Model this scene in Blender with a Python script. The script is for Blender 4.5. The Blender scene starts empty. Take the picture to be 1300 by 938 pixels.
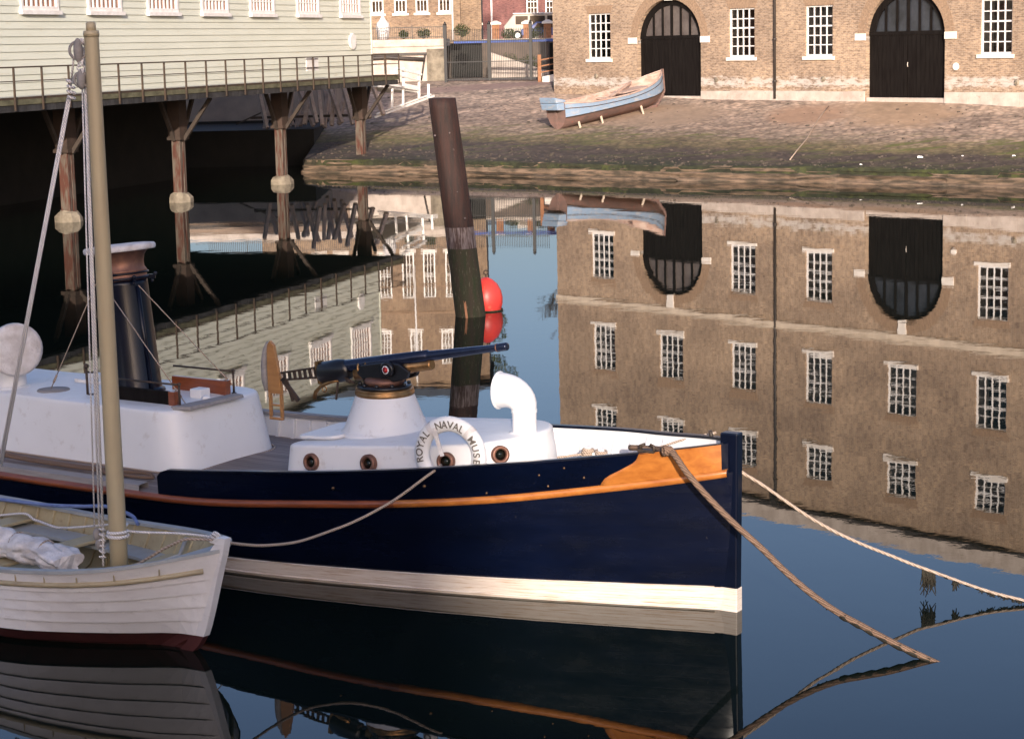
import bpy, bmesh, math, random
import numpy as np
from mathutils import Vector, Matrix, Euler
random.seed(7)
R = math.radians
scene = bpy.context.scene
C = scene.collection

# ------------------------------------------------------------------ helpers
def new_obj(name, data, parent=None):
    o = bpy.data.objects.new(name, data); C.objects.link(o)
    if parent is not None: o.parent = parent
    return o
def tag(o, label=None, cat=None, group=None, kind=None):
    if label: o['label'] = label
    if cat: o['category'] = cat
    if group: o['group'] = group
    if kind: o['kind'] = kind
    return o
def empty(name, loc, rz=0.0, label=None, cat=None, group=None):
    o = new_obj(name, None); o.location = loc; o.rotation_euler = (0, 0, rz)
    o.empty_display_size = 0.3
    return tag(o, label, cat, group)
def copy_tree(o, parent=None):
    c = o.copy(); C.objects.link(c)
    if parent is not None: c.parent = parent
    for ch in list(o.children): copy_tree(ch, c)
    return c

class MB:
    def __init__(s): s.v = []; s.f = []; s.sm = []
    def add(s, vs, fs, smooth=False):
        n = len(s.v); s.v += [tuple(v) for v in vs]
        s.f += [tuple(i + n for i in f) for f in fs]; s.sm += [smooth] * len(fs)
        return s
    def box(s, x0, x1, y0, y1, z0, z1):
        vs = [(x, y, z) for x in (x0, x1) for y in (y0, y1) for z in (z0, z1)]
        return s.add(vs, [(0,1,3,2),(4,6,7,5),(0,4,5,1),(2,3,7,6),(0,2,6,4),(1,5,7,3)])
    def beam(s, p, q, w, h=None, up=(0,0,1)):
        h = h or w; p = Vector(p); q = Vector(q); d = (q - p).normalized(); up = Vector(up)
        if abs(d.dot(up)) > .98: up = Vector((0,1,0))
        a = d.cross(up).normalized(); b = a.cross(d)
        vs = [c + a*sx*w/2 + b*sz*h/2 for c in (p, q) for sx, sz in ((-1,-1),(1,-1),(1,1),(-1,1))]
        return s.add(vs, [(3,2,1,0),(4,5,6,7),(0,1,5,4),(1,2,6,5),(2,3,7,6),(3,0,4,7)])
    def tube(s, pts, r, n=8, caps=True, smooth=True):
        pts = [Vector(p) for p in pts]; m = len(pts)
        rs = r if isinstance(r, (list, tuple)) else [r]*m
        t0 = (pts[1]-pts[0]).normalized(); up = Vector((0,0,1)) if abs(t0.z) < .9 else Vector((1,0,0))
        a = t0.cross(up).normalized(); vs = []
        for i, p in enumerate(pts):
            t = (pts[min(i+1,m-1)] - pts[max(i-1,0)]).normalized()
            a = (a - t*a.dot(t)).normalized(); b = t.cross(a)
            for k in range(n):
                an = 2*math.pi*k/n; vs.append(p + (a*math.cos(an) + b*math.sin(an))*rs[i])
        fs = [(i*n+k, i*n+(k+1)%n, (i+1)*n+(k+1)%n, (i+1)*n+k) for i in range(m-1) for k in range(n)]
        s.add(vs, fs, smooth)
        if caps: s.add([vs[k] for k in range(n)], [tuple(range(n))[::-1]]); s.add([vs[(m-1)*n+k] for k in range(n)], [tuple(range(n))])
        return s
    def lathe(s, prof, c=(0,0,0), axis=(0,0,1), n=32, smooth=True, capb=True, capt=True):
        ax = Vector(axis).normalized(); up = Vector((1,0,0)) if abs(ax.x) < .9 else Vector((0,1,0))
        a = (up - ax*up.dot(ax)).normalized(); b = ax.cross(a); c = Vector(c); vs = []
        for r, h in prof:
            for k in range(n):
                an = 2*math.pi*k/n; vs.append(c + ax*h + (a*math.cos(an)+b*math.sin(an))*r)
        m = len(prof)
        fs = [(i*n+k, i*n+(k+1)%n, (i+1)*n+(k+1)%n, (i+1)*n+k) for i in range(m-1) for k in range(n)]
        s.add(vs, fs, smooth)
        if capb and prof[0][0] > 1e-4: s.add(vs[:n], [tuple(range(n))[::-1]])
        if capt and prof[-1][0] > 1e-4: s.add(vs[-n:], [tuple(range(n))])
        return s
    def torus(s, c, axis, R0, r, n=40, m=12, a0=0, a1=2*math.pi):
        ax = Vector(axis).normalized(); up = Vector((0,0,1)) if abs(ax.z) < .9 else Vector((1,0,0))
        a = (up - ax*up.dot(ax)).normalized(); b = ax.cross(a); c = Vector(c)
        full = abs(a1-a0-2*math.pi) < 1e-6; N = n if full else n+1; vs = []
        for i in range(N):
            t = a0 + (a1-a0)*i/n; d = a*math.cos(t)+b*math.sin(t)
            for j in range(m):
                u = 2*math.pi*j/m; vs.append(c + d*(R0 + r*math.cos(u)) + ax*r*math.sin(u))
        fs = [(i*m+j, i*m+(j+1)%m, ((i+1)%N)*m+(j+1)%m, ((i+1)%N)*m+j) for i in range(n) for j in range(m)]
        return s.add(vs, fs, True)
    def loft(s, rows, smooth=True, closed=False):
        n = len(rows[0]); vs = [p for r in rows for p in r]; fs = []
        for i in range(len(rows)-1):
            for k in range(n if closed else n-1):
                fs.append((i*n+k, i*n+(k+1)%n, (i+1)*n+(k+1)%n, (i+1)*n+k))
        return s.add(vs, fs, smooth)
    def prism(s, bot, top, smooth=False):
        n = len(bot); s.loft([bot, top], smooth, True)
        s.add(bot, [tuple(range(n))[::-1]]); s.add(top, [tuple(range(n))]); return s
    def ball(s, c, rx, ry=None, rz=None, n=16, m=10):
        ry = ry or rx; rz = rz or rx
        vs = []; 
        for i in range(m+1):
            ph = math.pi*i/m
            for k in range(n):
                th = 2*math.pi*k/n
                vs.append((c[0]+rx*math.sin(ph)*math.cos(th), c[1]+ry*math.sin(ph)*math.sin(th), c[2]-rz*math.cos(ph)))
        fs = [(i*n+k, i*n+(k+1)%n, (i+1)*n+(k+1)%n, (i+1)*n+k) for i in range(m) for k in range(n)]
        return s.add(vs, fs, True)
    def build(s, name, mat=None, parent=None, bevel=0, recalc=True):
        me = bpy.data.meshes.new(name); me.from_pydata(s.v, [], s.f)
        for p, q in zip(me.polygons, s.sm): p.use_smooth = q
        if recalc or bevel:
            bm = bmesh.new(); bm.from_mesh(me)
            bmesh.ops.remove_doubles(bm, verts=bm.verts, dist=1e-5)
            bmesh.ops.recalc_face_normals(bm, faces=bm.faces)
            bm.to_mesh(me); bm.free()
        if mat: me.materials.append(mat)
        o = new_obj(name, me, parent)
        if bevel:
            m = o.modifiers.new('bevel', 'BEVEL'); m.width = bevel; m.segments = 2; m.limit_method = 'ANGLE'
            m.angle_limit = R(40)
        return o

def herm(xs, ys):
    """smooth monotone interpolation through the given points"""
    xs = list(xs); ys = list(ys); n = len(xs)
    d = [(ys[i+1]-ys[i])/(xs[i+1]-xs[i]) for i in range(n-1)]
    m = [d[0]] + [0 if d[i-1]*d[i] <= 0 else 2*d[i-1]*d[i]/(d[i-1]+d[i]) for i in range(1, n-1)] + [d[-1]]
    def f(x):
        if x <= xs[0]: return ys[0]
        if x >= xs[-1]: return ys[-1]
        i = max(k for k in range(n-1) if xs[k] <= x); h = xs[i+1]-xs[i]; t = (x-xs[i])/h
        return ((2*t**3-3*t**2+1)*ys[i] + (t**3-2*t**2+t)*h*m[i] + (-2*t**3+3*t**2)*ys[i+1] + (t**3-t**2)*h*m[i+1])
    return f
def lin(xs, ys): return lambda x: float(np.interp(x, xs, ys))
def sagline(p, q, sag, n=24):
    p = Vector(p); q = Vector(q)
    return [p.lerp(q, t/n) - Vector((0,0,sag*4*(t/n)*(1-t/n))) for t in range(n+1)]

# ------------------------------------------------------------------ materials
def mat(name): 
    m = bpy.data.materials.new(name); m.use_nodes = True
    return m, m.node_tree, m.node_tree.nodes['Principled BSDF']
def node(nt, t, **kw):
    n = nt.nodes.new(t)
    for k, v in kw.items(): setattr(n, k, v)
    return n
def ramp(nt, fac, stops):
    r = node(nt, 'ShaderNodeValToRGB'); e = r.color_ramp.elements
    while len(e) < len(stops): e.new(0.5)
    for i, (p, c) in enumerate(stops): e[i].position = p; e[i].color = (c[0], c[1], c[2], 1) if isinstance(c, (tuple, list)) else (c, c, c, 1)
    nt.links.new(fac, r.inputs[0]); return r
def mixc(nt, fac, a, b, mode='MIX'):
    m = node(nt, 'ShaderNodeMix', data_type='RGBA', blend_type=mode)
    if hasattr(fac, 'name'): nt.links.new(fac, m.inputs[0])
    else: m.inputs[0].default_value = fac
    for sock, v in ((m.inputs[6], a), (m.inputs[7], b)):
        if isinstance(v, (tuple, list)): sock.default_value = (*v[:3], 1)
        else: nt.links.new(v, sock)
    return m.outputs[2]
def noise(nt, vec, scale, detail=4, rough=.55, dist=0):
    n = node(nt, 'ShaderNodeTexNoise'); n.inputs['Scale'].default_value = scale
    n.inputs['Detail'].default_value = detail; n.inputs['Roughness'].default_value = rough
    n.inputs['Distortion'].default_value = dist
    if vec is not None: nt.links.new(vec, n.inputs['Vector'])
    return n.outputs[0]
def coords(nt, scale=(1,1,1), kind='Object'):
    t = node(nt, 'ShaderNodeTexCoord'); m = node(nt, 'ShaderNodeMapping')
    m.inputs['Scale'].default_value = scale; nt.links.new(t.outputs[kind], m.inputs[0]); return m.outputs[0]
def bump(nt, bsdf, h, strength=.3, dist=.01):
    b = node(nt, 'ShaderNodeBump'); b.inputs['Strength'].default_value = strength; b.inputs['Distance'].default_value = dist
    nt.links.new(h, b.inputs['Height']); nt.links.new(b.outputs[0], bsdf.inputs['Normal'])

def paint(name, c1, c2=None, rough=.4, scale=3, metal=0, stretch=(1,1,1), bmp=.1, coat=0, contrast=(.35,.65), dirt=None, spec=.5, dthr=(.58,.72)):
    m, nt, b = mat(name); c2 = c2 or tuple(x*.8 for x in c1)
    v = coords(nt, stretch); n = noise(nt, v, scale, 6, .6)
    col = ramp(nt, n, [(contrast[0], c1), (contrast[1], c2)]).outputs[0]
    if dirt:
        d = noise(nt, v, scale*3.3, 8, .7); k = ramp(nt, d, [(dthr[0], 0), (dthr[1], 1)]).outputs[0]
        col = mixc(nt, k, col, dirt)
    nt.links.new(col, b.inputs['Base Color'])
    b.inputs['Roughness'].default_value = rough; b.inputs['Metallic'].default_value = metal
    b.inputs['Coat Weight'].default_value = coat; b.inputs['Coat Roughness'].default_value = .08
    b.inputs['Specular IOR Level'].default_value = spec
    if bmp: bump(nt, b, noise(nt, v, scale*8, 4), bmp, .01)
    return m

def wood(name, c1, c2, rough=.5, stretch=(1,14,14), scale=1.6, coat=0, bmp=.15, planks=None, axis=1):
    m, nt, b = mat(name); v = coords(nt, stretch)
    n = noise(nt, v, scale, 6, .65, .4); col = ramp(nt, n, [(.3, c1), (.7, c2)]).outputs[0]
    if planks:
        o = coords(nt); s = node(nt, 'ShaderNodeSeparateXYZ'); nt.links.new(o, s.inputs[0])
        d = node(nt, 'ShaderNodeMath', operation='DIVIDE'); nt.links.new(s.outputs[axis], d.inputs[0]); d.inputs[1].default_value = planks
        f = node(nt, 'ShaderNodeMath', operation='FRACT'); nt.links.new(d.outputs[0], f.inputs[0])
        fl = node(nt, 'ShaderNodeMath', operation='FLOOR'); nt.links.new(d.outputs[0], fl.inputs[0])
        w = node(nt, 'ShaderNodeTexWhiteNoise', noise_dimensions='1D'); nt.links.new(fl.outputs[0], w.inputs['W'])
        k = ramp(nt, w.outputs[0], [(0, (.78,.78,.78)), (1, (1.1,1.1,1.1))]).outputs[0]
        col = mixc(nt, 1.0, col, k, 'MULTIPLY')
        g = ramp(nt, f.outputs[0], [(0, .0), (.07, 1), (.93, 1), (1, 0)]).outputs[0]
        col = mixc(nt, g, tuple(x*.18 for x in c1), col); bump(nt, b, g, .5, .006)
    else: bump(nt, b, n, bmp, .005)
    nt.links.new(col, b.inputs['Base Color']); b.inputs['Roughness'].default_value = rough
    b.inputs['Coat Weight'].default_value = coat; b.inputs['Coat Roughness'].default_value = .1
    return m

def brick(name, c1, c2, mortar, bw=.23, bh=.078, limewash=True, big=1.0):
    m, nt, b = mat(name); o = coords(nt); s = node(nt, 'ShaderNodeSeparateXYZ'); nt.links.new(o, s.inputs[0])
    cb = node(nt, 'ShaderNodeCombineXYZ')
    ad = node(nt, 'ShaderNodeMath', operation='ADD'); nt.links.new(s.outputs[0], ad.inputs[0]); nt.links.new(s.outputs[1], ad.inputs[1])
    nt.links.new(ad.outputs[0], cb.inputs[0]); nt.links.new(s.outputs[2], cb.inputs[1])
    t = node(nt, 'ShaderNodeTexBrick'); nt.links.new(cb.outputs[0], t.inputs['Vector'])
    t.inputs['Scale'].default_value = 1; t.inputs['Brick Width'].default_value = bw; t.inputs['Row Height'].default_value = bh
    t.inputs['Mortar Size'].default_value = .009; t.inputs['Mortar Smooth'].default_value = .3; t.inputs['Bias'].default_value = -.1
    t.inputs['Color1'].default_value = (*c1,1); t.inputs['Color2'].default_value = (*c2,1); t.inputs['Mortar'].default_value = (*mortar,1)
    # larger clumps of odd bricks, and soot
    col = t.outputs[0]
    sc = node(nt, 'ShaderNodeMapping'); sc.inputs['Scale'].default_value = (2.2, 1, 6.5); nt.links.new(o, sc.inputs[0])
    odd = ramp(nt, noise(nt, sc.outputs[0], 1.6, 3, .8), [(.36, (.55,.5,.48)), (.5, (1,1,1)), (.68, (1.35,1.25,1.12))]).outputs[0]
    col = mixc(nt, 1, col, odd, 'MULTIPLY')
    soot = ramp(nt, noise(nt, o, .35*big, 6, .65), [(.35, (.68,.66,.66)), (.62, (1.1,1.08,1.04))]).outputs[0]
    col = mixc(nt, 1, col, soot, 'MULTIPLY')
    if limewash:
        mr = node(nt, 'ShaderNodeMapRange'); mr.inputs['From Min'].default_value = 2.9; mr.inputs['From Max'].default_value = 4.4; nt.links.new(s.outputs[2], mr.inputs[0])
        rr_ = ramp(nt, mr.outputs[0], [(0, .42), (.14, .5), (.30, .66), (.48, .58), (.62, .36), (1, 0)])
        w = node(nt, 'ShaderNodeMath', operation='SUBTRACT'); nt.links.new(rr_.outputs[0], w.inputs[0]); w.inputs[1].default_value = .5
        a2 = node(nt, 'ShaderNodeMath', operation='ADD'); nt.links.new(w.outputs[0], a2.inputs[0])
        nt.links.new(noise(nt, sc.outputs[0], .8, 8, .7), a2.inputs[1])
        k = ramp(nt, a2.outputs[0], [(.52, 0), (.68, .8)]).outputs[0]
        col = mixc(nt, k, col, (.52,.49,.45))
    nt.links.new(col, b.inputs['Base Color']); b.inputs['Roughness'].default_value = .9
    bump(nt, b, t.outputs[1], -.3, .01)
    return m

M = {}
M['brick_yellow'] = brick('brick_yellow', (.29,.21,.145), (.39,.29,.205), (.40,.34,.28))
M['brick_brown'] = brick('brick_brown', (.22,.15,.10), (.28,.2,.13), (.3,.25,.2), limewash=False)
M['brick_red'] = brick('brick_red', (.15,.055,.055), (.2,.08,.075), (.2,.14,.13), limewash=False)
M['brick_arch'] = paint('brick_arch', (.33,.225,.145), (.22,.15,.1), .9, 9, bmp=.4)
M['limestone'] = paint('limestone', (.56,.49,.43), (.40,.34,.29), .85, 1.6, bmp=.3, dirt=(.3,.25,.2))
M['white_stone'] = paint('white_stone', (.8,.76,.7), (.68,.62,.55), .8, 3, bmp=.2)
M['string_stone'] = paint('string_stone', (.66,.56,.44), (.5,.42,.33), .85, 2, bmp=.2)
M['black_door'] = paint('black_door', (.005,.0035,.003), (.011,.009,.008), .8, 2, stretch=(6,6,.6), bmp=.3, spec=.12)
M['white_joinery'] = paint('white_joinery', (.8,.79,.78), (.68,.65,.62), .5, 4, bmp=.05)
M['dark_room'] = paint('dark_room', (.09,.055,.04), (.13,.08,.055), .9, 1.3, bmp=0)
M['shutter'] = paint('shutter', (.55,.44,.36), (.45,.36,.3), .7, 3, bmp=0)
M['drain'] = paint('drain', (.03,.025,.022), (.05,.04,.035), .6, 4)
M['slate'] = paint('slate', (.12,.125,.12), (.07,.075,.08), .6, 2, stretch=(1,1,4), bmp=.3)
M['siding'] = paint('siding', (.64,.66,.57), (.58,.60,.51), .55, .8, stretch=(.6,1,3), bmp=.05, dirt=(.55,.52,.4), contrast=(.3,.7))
M['brick_reflection_pane'] = paint('brick_reflection_pane', (.20,.08,.045), (.30,.13,.08), .15, 2.5, bmp=0, contrast=(.4,.6))  # brown of the reflected brick painted into the panes
M['iron_dark'] = paint('iron_dark', (.03,.022,.016), (.06,.035,.02), .6, 6)
M['iron_black'] = paint('iron_black', (.008,.008,.009), (.015,.014,.014), .5, 6)
M['fascia_green'] = paint('fascia_green', (.13,.125,.075), (.06,.055,.03), .8, 2.4, stretch=(1,1,2), bmp=.3, dirt=(.05,.05,.03))
M['beam_dark'] = paint('beam_dark', (.015,.014,.014), (.04,.04,.042), .75, 1.4, stretch=(3,1,1), bmp=.4)
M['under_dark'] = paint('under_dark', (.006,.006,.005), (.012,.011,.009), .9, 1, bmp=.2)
M['pier_wood'] = paint('pier_wood', (.075,.024,.014), (.11,.09,.07), .8, 1.3, stretch=(6,6,1), bmp=.5, dirt=(.06,.03,.02), contrast=(.42,.55))
M['pier_head'] = paint('pier_head', (.03,.02,.014), (.06,.035,.025), .8, 2)
M['pier_stone'] = paint('pier_stone', (.28,.24,.18), (.12,.1,.075), .9, 2.2, bmp=.6, dirt=(.12,.1,.07))
M['strut_dark'] = paint('strut_dark', (.035,.024,.018), (.06,.045,.035), .8, 3, bmp=.3)
M['timber_grey'] = wood('timber_grey', (.46,.38,.33), (.3,.23,.19), .85, (3,3,3), 1.2)
M['ramp_white'] = paint('ramp_white', (.85,.84,.82), (.72,.7,.66), .6, 3, bmp=.1)
# boats
M['navy'] = None
def hullpaint():
    m, nt, b = mat('navy'); v = coords(nt, (.35,1,1.6))
    n = noise(nt, v, 2.2, 6, .6)
    hc = ramp(nt, n, [(.3, (.0010,.0022,.008)), (.7, (.0018,.004,.016))]).outputs[0]
    sc_ = ramp(nt, noise(nt, coords(nt, (.5,1,7)), 4.5, 9, .8), [(.60, 0), (.70, .5)]).outputs[0]
    hc = mixc(nt, sc_, hc, (.011,.015,.028))
    sp_ = ramp(nt, noise(nt, coords(nt, (1,1,1)), 26, 2, .5), [(.77, 0), (.80, .4)]).outputs[0]
    hc = mixc(nt, sp_, hc, (.12,.11,.10))
    nt.links.new(hc, b.inputs['Base Color'])
    b.inputs['Roughness'].default_value = .2; b.inputs['Coat Weight'].default_value = .12; b.inputs['Specular IOR Level'].default_value = .32; b.inputs['Coat Roughness'].default_value = .05
    o = coords(nt); s = node(nt, 'ShaderNodeSeparateXYZ'); nt.links.new(o, s.inputs[0])
    d = node(nt, 'ShaderNodeMath', operation='MULTIPLY'); nt.links.new(s.outputs[2], d.inputs[0]); d.inputs[1].default_value = 8.5
    f = node(nt, 'ShaderNodeMath', operation='FRACT'); nt.links.new(d.outputs[0], f.inputs[0])
    seam = ramp(nt, f.outputs[0], [(0, 0), (.05, 1), (.95, 1), (1, 0)]).outputs[0]
    a = node(nt, 'ShaderNodeMath', operation='MULTIPLY_ADD'); nt.links.new(seam, a.inputs[0]); a.inputs[1].default_value = .35
    nt.links.new(noise(nt, v, 2.5, 5), a.inputs[2]); bump(nt, b, a.outputs[0], .16, .010)
    rr2 = ramp(nt, noise(nt, v, 3.5, 6, .7), [(.35, .14), (.7, .34)]); nt.links.new(rr2.outputs[0], b.inputs['Roughness'])
    return m
M['navy'] = hullpaint()
M['navy_plain'] = paint('navy_plain', (.0012,.0022,.008), (.002,.004,.014), .3, 3, coat=.1, spec=.3, bmp=.05)
M['boot_white'] = paint('boot_white', (.68,.62,.56), (.58,.50,.43), .5, 2.2, stretch=(.35,.35,9), bmp=.1, dirt=(.40,.27,.17), dthr=(.5,.66))
M['varnish'] = wood('varnish', (.46,.17,.035), (.27,.08,.014), .3, (.9,9,9), 1.5, coat=.7)
M['ash'] = wood('ash', (.42,.21,.07), (.28,.13,.04), .4, (1,8,8), 2, coat=.4)
M['varnish_dark_and_shade'] = wood('varnish_dark_and_shade', (.25,.07,.022), (.14,.035,.012), .35, (1,12,12), 1.6, coat=.5)
M['boat_white'] = paint('boat_white', (.74,.74,.74), (.69,.69,.69), .42, 1.6, bmp=.12, dirt=(.56,.53,.5), contrast=(.3,.7))
M['canvas'] = paint('canvas', (.72,.69,.68), (.52,.48,.46), .95, 6, bmp=1.0, contrast=(.4,.62))
M['deck'] = wood('deck', (.25,.205,.19), (.17,.135,.125), .75, (1,8,8), 2, planks=.075, axis=1)
M['grey_cap'] = wood('grey_cap', (.30,.28,.27), (.2,.185,.18), .8, (1,9,9), 2)
M['brass'] = paint('brass', (.22,.13,.07), (.12,.07,.04), .4, 12, metal=.7, bmp=.1)
M['copper'] = paint('copper', (.26,.13,.085), (.16,.08,.06), .5, 8, metal=.6, bmp=.2)
M['bronze'] = paint('bronze', (.42,.24,.10), (.25,.13,.05), .35, 10, metal=.85, bmp=.1)
M['gun_steel'] = paint('gun_steel', (.012,.016,.035), (.02,.028,.06), .22, 6, metal=.5, bmp=.05, coat=.3)
M['gun_black'] = paint('gun_black', (.006,.006,.007), (.012,.012,.014), .3, 6, bmp=.05)
M['red_paint'] = paint('red_paint', (.55,.02,.02), (.4,.015,.015), .35, 8, bmp=0)
M['glass_dark'] = paint('glass_dark', (.005,.008,.006), (.01,.014,.01), .06, 2, bmp=0)
M['fan_glass'] = paint('fan_glass', (.13,.11,.10), (.08,.065,.06), .25, 1.5, bmp=0)
M['fan_glass_blue'] = paint('fan_glass_blue', (.035,.04,.05), (.02,.022,.026), .15, 1.5, bmp=0)
M['letters'] = paint('letters', (.1,.09,.08), (.16,.14,.12), .8, 40, bmp=0)
M['rope'] = None
def ropemat(name, c1, c2):
    m, nt, b = mat(name); o = coords(nt)
    w = node(nt, 'ShaderNodeTexWave'); w.bands_direction = 'DIAGONAL'; w.inputs['Scale'].default_value = 18; w.inputs['Distortion'].default_value = 1.5
    nt.links.new(o, w.inputs['Vector'])
    k = mixc(nt, .5, w.outputs[0], noise(nt, o, 12, 4))
    nt.links.new(ramp(nt, k, [(.3, c2), (.6, c1)]).outputs[0], b.inputs['Base Color']); b.inputs['Roughness'].default_value = .9
    bump(nt, b, w.outputs[1], .6, .006); return m
M['rope'] = ropemat('rope', (.46,.37,.30), (.26,.19,.14))
M['rope_brown'] = ropemat('rope_brown', (.2,.125,.085), (.09,.055,.035))
M['rope_white'] = ropemat('rope_white', (.74,.72,.72), (.5,.47,.46))
M['weed'] = paint('weed', (.008,.007,.004), (.02,.016,.008), .8, 9)
M['rope_blue'] = paint('rope_blue', (.16,.22,.42), (.1,.14,.3), .5, 9)
M['dinghy_white'] = paint('dinghy_white', (.76,.74,.73), (.66,.63,.62), .45, 1.6, stretch=(1,1,2.5), bmp=.06, dirt=(.55,.52,.5), dthr=(.56,.75))
M['dinghy_in'] = paint('dinghy_in', (.42,.36,.22), (.34,.28,.17), .6, 3, bmp=.1, dirt=(.24,.19,.11))
M['dinghy_grey'] = paint('dinghy_grey', (.36,.38,.38), (.3,.31,.31), .6, 4, bmp=.05)
M['buff'] = paint('buff', (.42,.35,.22), (.36,.29,.18), .45, 2, stretch=(3,3,.5), bmp=.05)
M['antifoul'] = paint('antifoul', (.045,.009,.009), (.08,.02,.018), .6, 3)
M['pile'] = paint('pile', (.032,.010,.006), (.014,.006,.004), .75, 2.2, stretch=(7,7,.7), bmp=.9, dirt=(.075,.032,.022), contrast=(.4,.6))
M['pile_salt'] = paint('pile_salt', (.17,.14,.14), (.045,.025,.02), .9, 3, stretch=(7,7,1), bmp=.8, contrast=(.4,.6))
M['pile_weed'] = paint('pile_weed', (.018,.026,.008), (.035,.024,.014), .85, 2.5, stretch=(5,5,.8), bmp=.9, dirt=(.2,.17,.12))
M['buoy'] = paint('buoy', (.75,.06,.04), (.62,.05,.045), .4, 2.5, bmp=.05, dirt=(.75,.2,.12))
M['old_blue'] = paint('old_blue', (.2,.29,.41), (.33,.35,.38), .8, 2.2, stretch=(1,1,3), bmp=.3, dirt=(.27,.19,.16), contrast=(.5,.7), dthr=(.57,.64))
M['old_brown'] = paint('old_brown', (.20,.12,.10), (.13,.09,.08), .85, 1.4, stretch=(1,1,3), bmp=.4, dirt=(.4,.1,.07))
M['old_wood'] = paint('old_wood', (.36,.23,.18), (.5,.4,.34), .85, 2, stretch=(1,1,3), bmp=.3, dirt=(.2,.12,.1))
M['leaf'] = paint('leaf', (.035,.055,.015), (.07,.07,.025), .7, 5, bmp=0)
M['twig'] = paint('twig', (.05,.04,.03), (.08,.06,.045), .9, 5)
M['van_cream'] = paint('van_cream', (.40,.35,.29), (.36,.31,.25), .35, 2, bmp=0, coat=.3)
M['car_blue'] = paint('car_blue', (.04,.08,.3), (.03,.06,.22), .3, 2, bmp=0, coat=.4)
M['car_glass'] = paint('car_glass', (.03,.025,.025), (.05,.04,.035), .1, 2, bmp=0)
M['tyre'] = paint('tyre', (.01,.01,.01), (.015,.015,.015), .8, 5)
M['tarp_blue'] = paint('tarp_blue', (.05,.11,.42), (.04,.08,.3), .6, 3, bmp=.1)
M['rust'] = paint('rust', (.35,.17,.09), (.22,.1,.05), .9, 5, bmp=.3)

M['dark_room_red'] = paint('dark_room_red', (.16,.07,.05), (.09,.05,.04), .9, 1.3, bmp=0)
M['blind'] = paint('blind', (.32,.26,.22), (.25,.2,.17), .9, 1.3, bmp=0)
def glass():
    m, nt, b = mat('window_glass'); nt.nodes.remove(b); out = nt.nodes['Material Output']
    t = node(nt, 'ShaderNodeBsdfTransparent'); t.inputs[0].default_value = (.85,.87,.84,1)
    g = node(nt, 'ShaderNodeBsdfGlossy'); g.inputs['Roughness'].default_value = .03
    f = node(nt, 'ShaderNodeFresnel'); f.inputs[0].default_value = 1.5
    bb = node(nt, 'ShaderNodeBump'); bb.inputs['Strength'].default_value = .6; bb.inputs['Distance'].default_value = .02; nt.links.new(noise(nt, coords(nt), 2.2, 2), bb.inputs['Height']); nt.links.new(bb.outputs[0], g.inputs['Normal'])
    x = node(nt, 'ShaderNodeMixShader'); nt.links.new(f.outputs[0], x.inputs[0]); nt.links.new(t.outputs[0], x.inputs[1]); nt.links.new(g.outputs[0], x.inputs[2])
    nt.links.new(x.outputs[0], out.inputs[0]); return m
M['glass'] = glass()

def water():
    m, nt, b = mat('water'); b.inputs['Base Color'].default_value = (.0035,.007,.0055,1)
    b.inputs['Roughness'].default_value = .012; b.inputs['IOR'].default_value = 1.333
    v = coords(nt, (1,1,1)); n1 = noise(nt, v, .55, 2, .5); n2 = noise(nt, v, 2.6, 3, .55)
    a = node(nt, 'ShaderNodeMath', operation='MULTIPLY_ADD'); nt.links.new(n2, a.inputs[0]); a.inputs[1].default_value = .22
    nt.links.new(n1, a.inputs[2]); bump(nt, b, a.outputs[0], 1.0, .0018); return m
M['water'] = water()

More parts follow.
